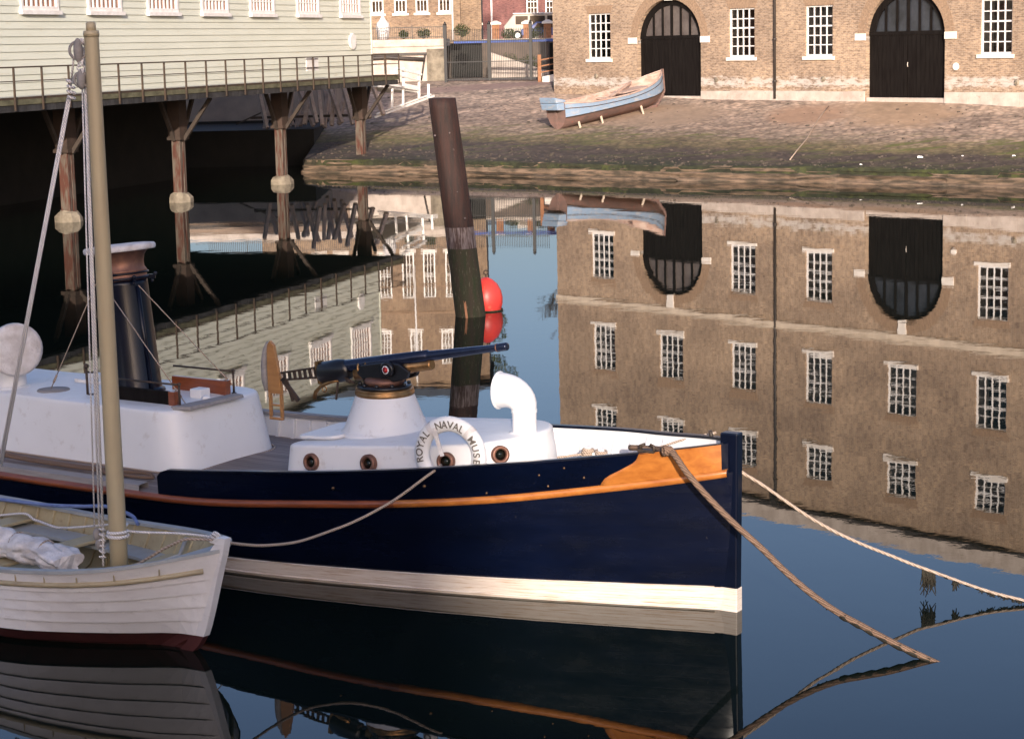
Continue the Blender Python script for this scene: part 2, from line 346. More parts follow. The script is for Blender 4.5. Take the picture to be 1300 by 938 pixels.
def slipmat():
    m, nt, b = mat('cobbles'); o = coords(nt); at = node(nt, 'ShaderNodeAttribute', attribute_name='band')
    big = noise(nt, o, .22, 5, .6); fine = noise(nt, o, 1.3, 6, .7)
    vo = node(nt, 'ShaderNodeTexVoronoi'); vo.inputs['Scale'].default_value = 4.2; nt.links.new(coords(nt, (1,.7,1)), vo.inputs['Vector'])
    # position across the slope, wandering a little
    w = node(nt, 'ShaderNodeMath', operation='MULTIPLY_ADD'); nt.links.new(big, w.inputs[0]); w.inputs[1].default_value = .26
    nt.links.new(at.outputs['Fac'], w.inputs[2])
    w2 = node(nt, 'ShaderNodeMath', operation='MULTIPLY_ADD'); nt.links.new(fine, w2.inputs[0]); w2.inputs[1].default_value = .14; nt.links.new(w.outputs[0], w2.inputs[2])
    base = ramp(nt, w2.outputs[0], [(.20, (.03,.036,.016)), (.25, (.065,.05,.04)), (.36, (.085,.065,.054)), (.41, (.16,.135,.07)), (.49, (.22,.18,.105)), (.57, (.34,.27,.205)), (.78, (.43,.34,.265)), (1, (.5,.4,.31))]).outputs[0]
    stone = ramp(nt, vo.outputs['Color'], [(.1, (.5,.48,.47)), (.5, (1,1,1)), (.9, (1.5,1.42,1.36))]).outputs[0]
    gap = ramp(nt, vo.outputs['Distance'], [(.3, (1,1,1)), (.62, (.55,.52,.5))]).outputs[0]
    col = mixc(nt, .8, base, stone, 'MULTIPLY'); col = mixc(nt, .75, col, gap, 'MULTIPLY')
    patch = ramp(nt, noise(nt, coords(nt, (.5,1.2,1)), .4, 6, .7), [(.38, (.62,.6,.6)), (.6, (1.12,1.08,1.05))]).outputs[0]
    col = mixc(nt, 1, col, patch, 'MULTIPLY')
    moss = ramp(nt, noise(nt, coords(nt, (.5,1.6,1)), .75, 7, .75), [(.52, 0), (.6, 1)]).outputs[0]
    zone = ramp(nt, w.outputs[0], [(.24, .35), (.36, .9), (.50, .8), (.60, 0)]).outputs[0]
    k = node(nt, 'ShaderNodeMath', operation='MULTIPLY'); nt.links.new(moss, k.inputs[0]); nt.links.new(zone, k.inputs[1])
    col = mixc(nt, k.outputs[0], col, (.10,.115,.02))
    # worn, sandy run-ups to the two doors and under the old boat
    for (cx, cy, rx, ry, colr) in ((17.3,87.0,2.5,4.6,(.43,.29,.18)), (13.6,89.2,1.9,3.0,(.40,.25,.16)), (7.6,93.6,2.6,4.0,(.36,.26,.18)), (-1.5,112,5.5,1.6,(.3,.2,.17))):
        mp = node(nt, 'ShaderNodeMapping'); mp.inputs['Location'].default_value = (-cx/rx, -cy/ry, 0); mp.inputs['Scale'].default_value = (1/rx, 1/ry, 0); nt.links.new(o, mp.inputs[0])
        ln = node(nt, 'ShaderNodeVectorMath', operation='LENGTH'); nt.links.new(mp.outputs[0], ln.inputs[0])
        ad = node(nt, 'ShaderNodeMath', operation='MULTIPLY_ADD'); nt.links.new(noise(nt, o, .8, 6, .65), ad.inputs[0]); ad.inputs[1].default_value = 1.1; nt.links.new(ln.outputs['Value'], ad.inputs[2])
        kk = ramp(nt, ad.outputs[0], [(0, 0), (1, 0)]); kk.color_ramp.elements[0].color = (.85,.85,.85,1); kk.color_ramp.elements[0].position = .62; kk.color_ramp.elements[1].position = .86
        hf = node(nt, 'ShaderNodeMath', operation='MULTIPLY'); nt.links.new(ad.outputs[0], hf.inputs[0]); hf.inputs[1].default_value = .5; nt.links.new(hf.outputs[0], kk.inputs[0])
        dirt2 = ramp(nt, noise(nt, coords(nt, (1,.5,1)), 1.7, 7, .7), [(.35, tuple(c*.72 for c in colr)), (.65, colr)]).outputs[0]
        col = mixc(nt, kk.outputs[0], col, dirt2)
    nt.links.new(col, b.inputs['Base Color']); b.inputs['Roughness'].default_value = .88
    bump(nt, b, vo.outputs['Distance'], -.8, .05); return m
M['cobbles'] = slipmat()
M['loose_stone'] = paint('loose_stone', (.085,.066,.052), (.05,.042,.032), .9, .7, bmp=.3, dirt=(.04,.05,.02))
M['concrete'] = paint('concrete', (.36,.25,.17), (.27,.19,.14), .9, .9, bmp=.3, dirt=(.26,.19,.13))
M['concrete_grey'] = paint('concrete_grey', (.30,.22,.165), (.22,.165,.13), .9, .9, bmp=.3)
M['kerb_stone'] = paint('kerb_stone', (.19,.13,.088), (.055,.042,.028), .8, 1.6, stretch=(.8,.8,5), bmp=1.0, contrast=(.38,.6), dirt=(.035,.04,.02))
M['asphalt'] = paint('asphalt', (.1,.09,.085), (.14,.125,.115), .9, .6, bmp=.2)
M['yard'] = paint('yard', (.26,.19,.15), (.2,.145,.115), .9, .5, bmp=.3)
M['yard_stone'] = paint('yard_stone', (.13,.1,.08), (.07,.055,.045), .9, .9, bmp=.3)
M['quay'] = paint('quay', (.28,.24,.2), (.2,.17,.15), .9, .8, bmp=.4)

# ------------------------------------------------------------------ camera, sky, sun
H = 5.6
f_px, pitch, roll = 2480.45, R(8.4907), R(-1.2605)
fw = Vector((0, math.cos(pitch), -math.sin(pitch)))
up0 = Vector((0, math.sin(pitch), math.cos(pitch))); rt0 = Vector((1, 0, 0))
rt = rt0*math.cos(roll) + up0*math.sin(roll); up = -rt0*math.sin(roll) + up0*math.cos(roll)
cam = bpy.data.cameras.new('camera'); co = new_obj('camera', cam)
mt = Matrix(((rt.x, up.x, -fw.x, 0), (rt.y, up.y, -fw.y, 0), (rt.z, up.z, -fw.z, H), (0, 0, 0, 1)))
co.matrix_world = mt
cam.sensor_width = 36; cam.lens = f_px/1300*36; cam.sensor_fit = 'HORIZONTAL'
cam.shift_y = -45/1300          # the picture carries on below the photograph's lower edge
cam.clip_end = 5000; cam.clip_start = .1
scene.camera = co

trav = Vector((-.02, 1, -.25)).normalized()      # the way the sunlight travels
sl = bpy.data.lights.new('sun', 'SUN'); sl.energy = 4.3; sl.angle = R(.8); sl.color = (1.0, .87, .74)
so = new_obj('sun', sl); so.rotation_euler = trav.to_track_quat('-Z', 'Y').to_euler(); so.location = (0, -20, 30)
w = bpy.data.worlds.new('World'); scene.world = w; w.use_nodes = True
nt = w.node_tree; bg = nt.nodes['Background']
sky = nt.nodes.new('ShaderNodeTexSky'); sky.sky_type = 'NISHITA'; sky.sun_disc = False
sky.sun_elevation = math.asin(-trav.z); sky.sun_rotation = math.atan2(-trav.x, -trav.y)
sky.air_density = 1.0; sky.dust_density = 3.6; sky.ozone_density = 3.2; sky.altitude = 0
hz = nt.nodes.new('ShaderNodeMix'); hz.data_type = 'RGBA'; hz.blend_type = 'MULTIPLY'; hz.inputs[0].default_value = 1; hz.inputs[7].default_value = (1.21,1.06,1.09,1)   # slide-film warmth in the sky
nt.links.new(sky.outputs[0], hz.inputs[6]); nt.links.new(hz.outputs[2], bg.inputs[0]); bg.inputs[1].default_value = .15
vs = scene.view_settings; vs.view_transform = 'Standard'; vs.look = 'None'; vs.gamma = 1; vs.exposure = 0.68; vs.use_curve_mapping = False
scene.cycles.use_denoising = True
scene.cycles.max_bounces = 8; scene.cycles.transparent_max_bounces = 8
scene.cycles.sample_clamp_indirect = 4

# ------------------------------------------------------------------ water and ground
mb = MB(); mb.add([(-140,-3,0),(140,-3,0),(140,112,0),(-140,150,0)], [(0,1,2,3)])
tag(mb.build('water', M['water']), kind='structure')
yk = lin([-90,-20,-8.9,-1.5,6.4,10.4,15,18.6,40,60], [131,94.5,88.0,83.9,78.0,76.1,73.0,70.3,55,40])
def yu(x):
    if x >= 2.62: return 109.53 - 1.1356*x + .25
    return float(np.interp(x, [-90,-9,-4,1.5,2.6], [150,119,116.5,114,113]))
def zu(x):
    if x >= 2.62: return float(np.interp(x, [2.62,6.5,9.7,20,22,60], [2.80,2.72,2.6,2.53,2.42,2.3]))
    return 3.4
def slip_z(x, y):
    a, b = yk(x), yu(x); t = (y-a)/(b-a); 
    return .55 + (zu(x)-.55)*max(0, min(1, t))
xs = sorted(set([-9.2] + list(np.arange(-9, 26, .5)) + list(np.arange(26, 61, 2.0)) + [2.6, 2.63]))
nv = 46; rows = []; bands = []
for x in xs:
    row = [(x, yk(x)+.02, -.6)]; bands.append(.0)
    for j in range(nv+1):
        t = j/nv; a, b = yk(x), yu(x); y = a + (b-a)*t
        z = .55 + (zu(x)-.55)*t + (0 if j in (0, nv) else random.uniform(-.012,.012))
        row.append((x, y, z)); bands.append((y-a)/29.0 if x < 8 else t*.95)
    rows.append(row)
mb = MB(); mb.loft(rows, False); slip = mb.build('cobbled_slipway', M['cobbles'], recalc=False)
at = slip.data.attributes.new('band', 'FLOAT', 'POINT'); at.data.foreach_set('value', bands)
for p in slip.data.polygons: p.use_smooth = True
bm = bmesh.new(); bm.from_mesh(slip.data); bmesh.ops.recalc_face_normals(bm, faces=bm.faces)
if sum(f.normal.z*f.calc_area() for f in bm.faces) < 0: bmesh.ops.reverse_faces(bm, faces=bm.faces)
bm.to_mesh(slip.data); bm.free()
tag(slip, kind='structure')

# stone kerb at the water's edge: a course of uneven blocks on a lower, wetter one
rk = random.Random(4); rows = []; x = -9.2
prof0 = [(.30,-.5),(.27,.03),(.24,.10),(.10,.13),(.08,.17),(.10,.29),(.04,.33),(-.04,.345),(-.01,.42),(.0,.53),(-.10,.565),(-.45,.57)]
off = [0]*len(prof0); ofz = [0]*len(prof0); jn = 0
while x < 48:
    p0 = Vector((x, yk(x), 0)); p1 = Vector((x+.1, yk(x+.1), 0)); nrm = Vector(((p1-p0).y, -(p1-p0).x, 0)).normalized()
    if rk.random() < .16: jn = 1; off = [rk.uniform(-.07,.07) for _ in prof0]; ofz = [rk.uniform(-.035,.03) for _ in prof0]; top_drop = rk.choice([0,0,0,-.09,-.16])
    if x == -9.2: top_drop = 0
    rows.append([(p0.x+nrm.x*(a+off[i]*.8+rk.uniform(-.018,.018)), p0.y+nrm.y*(a+off[i]*.8+rk.uniform(-.018,.018)), z+ofz[i]+rk.uniform(-.012,.012)+(top_drop if i in (9,10) else 0)) for i, (a, z) in enumerate(prof0)])
    x += rk.choice([.12,.2,.3])
mb = MB(); mb.loft(rows, False)
k = mb.build('kerb', M['kerb_stone']); tag(k, kind='structure')

mb = MB(); q0 = [(-9.2, yk(-9.2)-.05), (-9.2, 118.9)]
mb.add([(-9.2,y,z) for y, z in ((87.9,-1),(118.9,-1),(118.9,3.42),(104,1.85),(87.9,.56))], [(0,1,2,3,4)])
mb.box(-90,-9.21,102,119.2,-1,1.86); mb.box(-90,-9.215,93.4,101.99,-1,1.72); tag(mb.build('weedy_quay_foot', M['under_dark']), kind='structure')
mb = MB(); mb.box(-90,-9.21,102.02,119.2,1.862,3.39); tag(mb.build('back_quay', M['quay']), kind='structure')
def flat(name, pts, z, m):
    mb = MB(); mb.add([(x,y,z) for x, y in pts], [tuple(range(len(pts)))]); o = mb.build(name, m, recalc=False); return tag(o, kind='structure')
flat('yard_ground', [(-90,119),(-9,118.95),(-4,116.4),(2.63,112.9),(2.63,106.8),(40,106.8),(40,131),(-90,158)], 3.4, M['yard'])
flat('ground', [(-1500,126.9),(1500,126.9),(1500,2500),(-1500,2500)], 5.7, M['asphalt'])
mb = MB(); mb.box(-160,160,-160,-.6,-1,4.0)
tag(mb.build('near_quay', M['quay']), kind='structure')

# ------------------------------------------------------------------ facade helper
def poly_wall(name, outer, holes, thick, m, parent):
    cu = bpy.data.curves.new(name, 'CURVE'); cu.dimensions = '2D'; cu.fill_mode = 'BOTH'; cu.extrude = thick/2
    for pts in [outer] + holes:
        sp = cu.splines.new('POLY'); sp.points.add(len(pts)-1); sp.use_cyclic_u = True
        for i, (x, z) in enumerate(pts): sp.points[i].co = (x, z, 0, 1)
    tmp = bpy.data.objects.new('tmp', cu); C.objects.link(tmp)
    dg = bpy.context.evaluated_depsgraph_get(); me = bpy.data.meshes.new_from_object(tmp.evaluated_get(dg))
    bpy.data.objects.remove(tmp); me.name = name
    for v in me.vertices: v.co = (v.co.x, thick/2 - v.co.z, v.co.y)
    for p in me.polygons: p.use_smooth = False
    me.materials.clear(); me.materials.append(m)
    bm = bmesh.new(); bm.from_mesh(me); bmesh.ops.recalc_face_normals(bm, faces=bm.faces); bm.to_mesh(me); bm.free()
    return new_obj(name, me, parent)
def rect(x0, x1, z0, z1): return [(x0,z0),(x1,z0),(x1,z1),(x0,z1)]

def sash_window(parent, x0, x1, z0, z1, cols, rows, sill=True, bar=.05, frame=.07, y=.09, m_in=None, shutter=True, sillh=.17):
    """a sash window set in the opening; x to the right, y into the wall"""
    mb = MB()
    mb.box(x0, x0+frame, y, y+.1, z0, z1); mb.box(x1-frame, x1, y, y+.1, z0, z1)
    mb.box(x0+frame, x1-frame, y, y+.1, z1-frame, z1); mb.box(x0+frame, x1-frame, y, y+.1, z0, z0+frame*1.3)
    zi0 = z0+frame*1.3; zi1 = z1-frame; xi0 = x0+frame; xi1 = x1-frame
    mid = zi0 + (zi1-zi0)*.5 if rows % 2 == 0 else zi0 + (zi1-zi0)*(rows//2+1)/rows
    for i in range(1, cols):
        xx = xi0+(xi1-xi0)*i/cols; mb.box(xx-bar/2, xx+bar/2, y+.012, y+.06, zi0, zi1)
    for j in range(1, rows):
        zz = zi0+(zi1-zi0)*j/rows; th = bar*.75 if abs(zz-mid) < .05 else bar/2
        for i in range(cols):
            a = xi0+(xi1-xi0)*i/cols + (bar/2 if i else 0); b = xi0+(xi1-xi0)*(i+1)/cols - (bar/2 if i < cols-1 else 0)
            mb.box(a, b, y+.014, y+.062, zz-th, zz+th)
    fr = mb.build('window', M['white_joinery'], parent)
    mb = MB(); mb.add([(xi0,y+.066,zi0),(xi1,y+.066,zi0),(xi1,y+.066,zi1),(xi0,y+.066,zi1)], [(0,1,2,3)])
    mb.build('pane', M['glass'], fr, recalc=False)
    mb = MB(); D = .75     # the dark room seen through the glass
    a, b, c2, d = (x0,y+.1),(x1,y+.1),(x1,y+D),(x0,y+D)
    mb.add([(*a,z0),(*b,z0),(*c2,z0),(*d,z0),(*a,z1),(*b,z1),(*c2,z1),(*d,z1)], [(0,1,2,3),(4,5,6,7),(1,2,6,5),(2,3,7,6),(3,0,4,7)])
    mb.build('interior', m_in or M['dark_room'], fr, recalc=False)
    if shutter:
        mb = MB(); mb.beam((x0+.05,y+.13,(z0+z1)/2),(x0+.22,y+.6,(z0+z1)/2), z1-z0-.04, .04, up=(1,0,0))
        mb.build('shutter', M['shutter'], fr)
    if sill:
        mb = MB(); mb.box(x0-.13, x1+.13, -.1, y-.003, z0-sillh, z0-.002); mb.build('sill', M['white_stone'], fr, bevel=.01)
    return fr

# ------------------------------------------------------------------ brick boathouse (right)
TH = -math.atan(1.1356); U = 1.5131
bh = empty('brick_boathouse', (0, 109.526, 0), TH, 'pale brown brick boathouse with two arched black doors at the top of the cobbled slipway', 'boathouse')
UL, UR, WT = 3.88, 66.0, 17.25
wins = []      # (x0,x1,z0,z1,rows)
gx = [(6.62,8.30,'g'),(16.62,18.28,'g'),(21.46,23.10,'g'),(31.30,32.92,'g')]
ux = [(6.66,8.32),(11.62,13.30),(16.65,18.28),(21.46,23.10),(26.38,28.05),(31.28,32.92)]
step = 4.93
for k in range(1, 6): ux.append((31.3+step*k, 32.93+step*k))
gx += [(31.3+step*1, 32.93+step*1), (31.3+step*3, 32.93+step*3), (31.3+step*4, 32.93+step*4)]
for a, b, _ in [(g[0], g[1], 0) for g in gx]: wins.append((a, b, 4.62, 6.98, 5))
for a, b in ux: wins.append((a, b, 9.60, 11.92, 5)); wins.append((a, b, 14.12, 15.72, 4))
doors = [(10.27, 14.72, 5.55), (25.06, 29.44, 5.50), (31.3+step*2-1.35, 31.3+step*2+3.05, 5.5)]
def arch_poly(x0, x1, zb, zs, top, n=20):
    cx = (x0+x1)/2; rx = (x1-x0)/2
    return [(x0,zb),(x1,zb)] + [(cx+rx*math.cos(t), zs+(top-zs)*math.sin(t)) for t in [math.pi*i/n for i in range(n+1)]]
holes = [rect(a,b,c2,d) for a,b,c2,d,_ in wins] + [arch_poly(a,b,2.3,zs,7.57) for a,b,zs in doors]
# the doors' openings reach the foot of the wall: cut them from a base below the visible ground
poly_wall('wall', rect(UL, UR, 1.2, WT), holes, .45, M['brick_yellow'], bh)
mb = MB(); mb.box(UL, UL+.45, .455, 16, 1.2, WT); mb.box(UR-.45, UR, .455, 16, 1.2, WT); mb.box(UL+.45, UR-.45, 15.5, 15.95, 1.2, WT)
mb.build('side_wall', M['brick_yellow'], bh)
rw_ = random.Random(12)
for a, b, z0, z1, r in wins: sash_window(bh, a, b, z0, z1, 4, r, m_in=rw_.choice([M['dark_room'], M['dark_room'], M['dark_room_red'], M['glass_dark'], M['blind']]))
for i, (a, b, zs) in enumerate(doors):
    zb = 2.72; cx = (a+b)/2; n = 20; rx = (b-a)/2; rz = 7.57-zs; y0 = .22
    mb = MB(); nb = 18
    xsn = [a+.04+(b-a-.08)*j/nb for j in range(nb+1)]
    for j in range(nb):
        g = .03 if j == nb//2-1 else .008
        mb.box(xsn[j]+.006, xsn[j+1]-g, y0+random.uniform(0,.012), y0+.08, zb, zs+.02)
    mb.box(a+.02, b-.02, y0-.02, y0+.1, zs+.025, zs+.2)         # transom
    dr = mb.build('door', M['black_door'], bh)
    mb = MB()          # fanlight bars inside the arch
    def rise(x): return zs + rz*math.sqrt(max(0, 1-((x-cx)/rx)**2))
    for k in range(-3, 4):
        x = cx + k*rx*.285; wdt = .13 if k == 0 else .09
        top = rise(x)-.03; 
        if top > zs+.25: mb.box(x-wdt/2, x+wdt/2, y0, y0+.07, zs+.205, top)
    pts = [(cx+(rx-.02)*math.cos(t), zs+(rz-.02)*math.sin(t)) for t in [math.pi*i2/n for i2 in range(n+1)]]
    pin = [(cx+(rx-.34)*math.cos(t), zs+(rz-.30)*math.sin(t)) for t in [math.pi*i2/n for i2 in range(n+1)]]
    for i2 in range(n):
        q = [pts[i2], pts[i2+1], pin[i2+1], pin[i2]]
        vsx = [(x,y,max(z,zs+.205)) for y in (y0-.01,y0+.09) for x,z in q]
        mb.add(vsx, [(0,1,2,3),(7,6,5,4),(0,4,5,1),(1,5,6,2),(2,6,7,3),(3,7,4,0)])
    mb.build('fanlight_bars', M['black_door'], dr)
    mb = MB(); pg = [(cx+(rx-.1)*math.cos(t), y0+.08, zs+.1+(rz-.12)*math.sin(t)) for t in [math.pi*i2/n for i2 in range(n+1)]]
    mb.add(pg, [tuple(range(n+1))]); 
    mb.build('fanlight_pane', M['fan_glass_blue'] if i == 1 else M['fan_glass'], dr, recalc=False)
    mb = MB(); mb.box(a+.02, b-.02, .0, .45, 2.3, zb-.01); mb.build('threshold', M['limestone'], dr, bevel=.02)
    if i == 1:
        mb = MB(); mb.tube([(cx+.03,y0-.03,4.1),(cx+.03,y0-.06,4.2),(cx+.03,y0-.03,4.3)], .015, 6); mb.build('handle', M['white_stone'], dr)
    # brick arch ring, imposts and keystone
    mb = MB(); nv2 = 24
    for k in range(nv2):
        t0 = math.pi*(k+.04)/nv2; t1 = math.pi*(k+.96)/nv2; q = []
        for (t, e) in ((t0,0),(t1,0),(t1,.5),(t0,.5)):
            q.append((cx+(rx+e)*math.cos(t), zs+.02+(rz+e)*math.sin(t)))
        vsx = [(x,y,z) for y in (-.012,.04) for x,z in q]
        mb.add(vsx, [(0,1,2,3),(7,6,5,4),(0,4,5,1),(1,5,6,2),(2,6,7,3),(3,7,4,0)])
    mb.build('arch', M['brick_arch'], bh)
    mb = MB(); mb.box(a-.62, a-.0, -.07, .3, zs-.19, zs+.13); mb.build('impost', M['white_stone'], bh, bevel=.015)
    mb = MB(); mb.box(b, b+.62, -.07, .3, zs-.19, zs+.13); mb.build('impost', M['white_stone'], bh, bevel=.015)
    mb = MB(); mb.prism([(cx-.2,-.08,7.5),(cx+.2,-.08,7.5),(cx+.2,.2,7.5),(cx-.2,.2,7.5)], [(cx-.24,-.1,8.14),(cx+.24,-.1,8.14),(cx+.24,.2,8.14),(cx-.24,.2,8.14)])
    mb.build('keystone', M['white_stone'], bh)
# flat brick arches over the windows
for a, b, z0, z1, r in wins:
    mb = MB(); mb.prism([(a-.02,-.012,z1+.01),(b+.02,-.012,z1+.01),(b+.02,.03,z1+.01),(a-.02,.03,z1+.01)], [(a-.2,-.012,z1+.4),(b+.2,-.012,z1+.4),(b+.2,.03,z1+.4),(a-.2,.03,z1+.4)])
    mb.build('window_head', M['brick_arch'], bh)
mb = MB(); mb.box(UL-.05, UR, -.10, .0-.003, 8.16, 8.46); mb.box(UL-.05, UR, -.16, -.003, 8.464, 8.52)
mb.build('string_course', M['string_stone'], bh, bevel=.01)
mb = MB(); segs = [(14.75, 25.03), (29.47, doors[2][0]-.03), (doors[2][1]+.03, UR)]
for a, b in segs:
    x = a
    while x < b-.1:
        x2 = min(b, x+random.uniform(1.2,2.4)); mb.box(x+.004, x2-.004, -.07, -.003, 1.6, 2.99+random.uniform(-.015,.015)); x = x2
    mb.build('plinth', M['limestone'], bh, bevel=.012); mb = MB()
mb = MB(); mb.box(UL-.2, UR+.2, -.3, .6, 17.26, 17.44); mb.build('gutter', M['drain'], bh)
mb = MB(); mb.box(UL-.1, UR+.1, -.12, .5, 17.45, 18.25); mb.build('parapet', M['limestone'], bh, bevel=.02)
mb = MB(); mb.prism([(UL,.52,17.9),(UR,.52,17.9),(UR,15.9,17.9),(UL,15.9,17.9)], [(UL+6,6,18.9),(UR-6,6,18.9),(UR-6,10,18.9),(UL+6,10,18.9)]); mb.build('roof', M['slate'], bh)
mb = MB(); mb.tube([(19.63,-.09,2.62),(19.63,-.09,17.2)], .065, 8)
for z in (3.4,5.4,7.4,9.9,12,14,16): mb.lathe([(.095,0),(.095,.12)], (19.63,-.09,z), n=10)
mb.box(19.45, 19.81, -.26, -.0, 17.0, 17.25)
mb.build('drainpipe', M['drain'], bh)
for u_, z_ in ((7.2,3.72),(15.75,3.52),(22.55,3.56),(33.2,3.42)):
    mb = MB(); mb.lathe([(.13,0),(.13,.03),(.05,.05)], (u_, 0, z_), (0,-1,0), 14); mb.torus((u_, -.06, z_-.05), (0,1,0), .07, .02, 14, 6)
    mb.build('wall_ring', M['pier_stone'], bh)
mb = MB(); mb.lathe([(.17,0),(.17,.05),(.14,.07)], (30.05,0,4.1), (0,-1,0), 18); mb.build('wall_disc', M['white_stone'], bh)

# ------------------------------------------------------------------ white weatherboarded boathouse on its piers (left)
e2 = Vector((-.49870, -1.475)).normalized(); A2 = (-4.9525, 88.8044)
wh = empty('white_boathouse', (A2[0], A2[1], 0), math.atan2(e2.y, e2.x), 'cream weatherboarded boathouse raised over the water on timber piers', 'boathouse')
WO = -1.2; ZD = 4.20; ZE = 9.3; LU = 62.0
whw = [(-2.95,-.75)] ; whw = []
meas = [(1.18,3.43),(5.66,7.88),(10.05,12.26),(14.14,16.34),(18.18,20.42),(22.24,24.46),(26.3,28.52)]
for k in range(1, 8): meas.append((26.3+4.08*k, 28.52+4.08*k))
WZ0, WZ1 = 6.92, 8.55
mb = MB(); z = ZD; bhgt = .238
spans = [0.0]; 
while z < ZE-.01:            # one board course after another, cut round the windows
    z1 = min(ZE, z+bhgt)
    cuts = [0.0] + ([v for a, b in meas for v in (a+.06, b-.06)] if (z1 > WZ0+.08 and z < WZ1-.08) else []) + [LU]
    for i in range(0, len(cuts), 2):
        a, b = cuts[i], cuts[i+1]
        vsx = [(a,WO+.035,z),(b,WO+.035,z),(b,WO+.002,z1+.0),(a,WO+.002,z1+.0),(a,WO-.1,z),(b,WO-.1,z),(b,WO-.1,z1),(a,WO-.1,z1)]
        mb.add(vsx, [(0,1,2,3),(7,6,5,4),(4,5,1,0),(3,2,6,7),(0,3,7,4),(1,5,6,2)])
    z = z1
mb.build('wall', M['siding'], wh)
mb = MB(); mb.box(-.09, -.003, WO-.1, WO+.05, ZD-.1, ZE); mb.build('corner_board', M['siding'], wh)
mb = MB(); mb.box(-.09, -.02, WO-16, WO-.105, ZD-.1, ZE); mb.box(0, LU, WO-16.1, WO-16, ZD-.1, ZE); mb.build('side_wall', M['siding'], wh)
for a, b in meas:
    f_ = MB(); fo = .13; y1 = WO+.075; y0 = WO-.02
    f_.box(a, a+fo, y0, y1, WZ0, WZ1); f_.box(b-fo, b, y0, y1, WZ0, WZ1); f_.box(a+fo, b-fo, y0, y1, WZ0, WZ0+fo); f_.box(a+fo, b-fo, y0, y1, WZ1-fo, WZ1)
    nc = 7
    for i in range(1, nc): xx = a+fo+(b-a-2*fo)*i/nc; f_.box(xx-.035, xx+.035, y0+.01, y1-.04, WZ0+fo, WZ1-fo)
    for j in range(1, 4):
        zz = WZ0+fo+(WZ1-WZ0-2*fo)*j/4
        for i in range(nc):
            c0 = a+fo+(b-a-2*fo)*i/nc+(.036 if i else 0); c1 = a+fo+(b-a-2*fo)*(i+1)/nc-(.036 if i<nc-1 else 0)
            f_.box(c0, c1, y0+.012, y1-.042, zz-.022, zz+.022)
    wn = f_.build('window', M['white_joinery'], wh)
    g_ = MB(); g_.add([(a+fo,y0+.008,WZ0+fo),(b-fo,y0+.008,WZ0+fo),(b-fo,y0+.008,WZ1-fo),(a+fo,y0+.008,WZ1-fo)], [(0,1,2,3)])
    g_.build('pane', M['brick_reflection_pane'], wn, recalc=False)
    s_ = MB(); s_.box(a-.06, b+.06, WO-.0, WO+.16, WZ0-.13, WZ0-.003); s_.build('sill', M['white_joinery'], wn)
mb = MB(); mb.prism([(-.5,WO+.45,ZE+.02),(LU,WO+.45,ZE+.02),(LU,WO-16.5,ZE+.02),(-.5,WO-16.5,ZE+.02)], [(-.5,WO-7.5,ZE+2.6),(LU,WO-7.5,ZE+2.6),(LU,WO-8.5,ZE+2.6),(-.5,WO-8.5,ZE+2.6)])
mb.build('roof', M['slate'], wh)
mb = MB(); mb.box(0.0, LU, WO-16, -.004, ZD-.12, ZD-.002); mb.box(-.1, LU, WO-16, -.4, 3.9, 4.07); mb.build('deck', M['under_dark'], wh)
mb = MB(); mb.box(-.02, LU, -.003, .1, 4.04, ZD); mb.build('walkway_edge', M['fascia_green'], wh)
mb = MB()
for k in range(int(LU/1.6)): mb.box(k*1.6, k*1.6+1.585, -.35, .06+random.uniform(0,.02), 3.83, 4.03)
mb.build('edge_beam', M['beam_dark'], wh)
rl = MB()
for k in range(0, 39): 
    u_ = 1.557*k; rl.box(u_-.025, u_+.025, .105, .16, 3.86, 5.16)
rp = MB(); rp = rl
rl.beam((0,.13,5.17),(60,.13,5.17), .05, .045); rl.beam((0,.075,4.75),(60,.075,4.75), .03); rl.beam((0,.06,4.235),(60,.06,4.235), .03, .07)
rl.beam((-.0,.13,5.17),(-.0,WO-2,5.17), .05, .045); rl.beam((0,.1,4.75),(0,WO-2,4.75),.03); rl.beam((0,.1,4.235),(0,WO-2,4.235),.03,.06)
for y in (-.55,-1.15,-1.9,-2.6): rl.box(-.025,.025,y-.02,y+.02,4.3,5.16)
rl.build('railing', M['iron_dark'], wh)
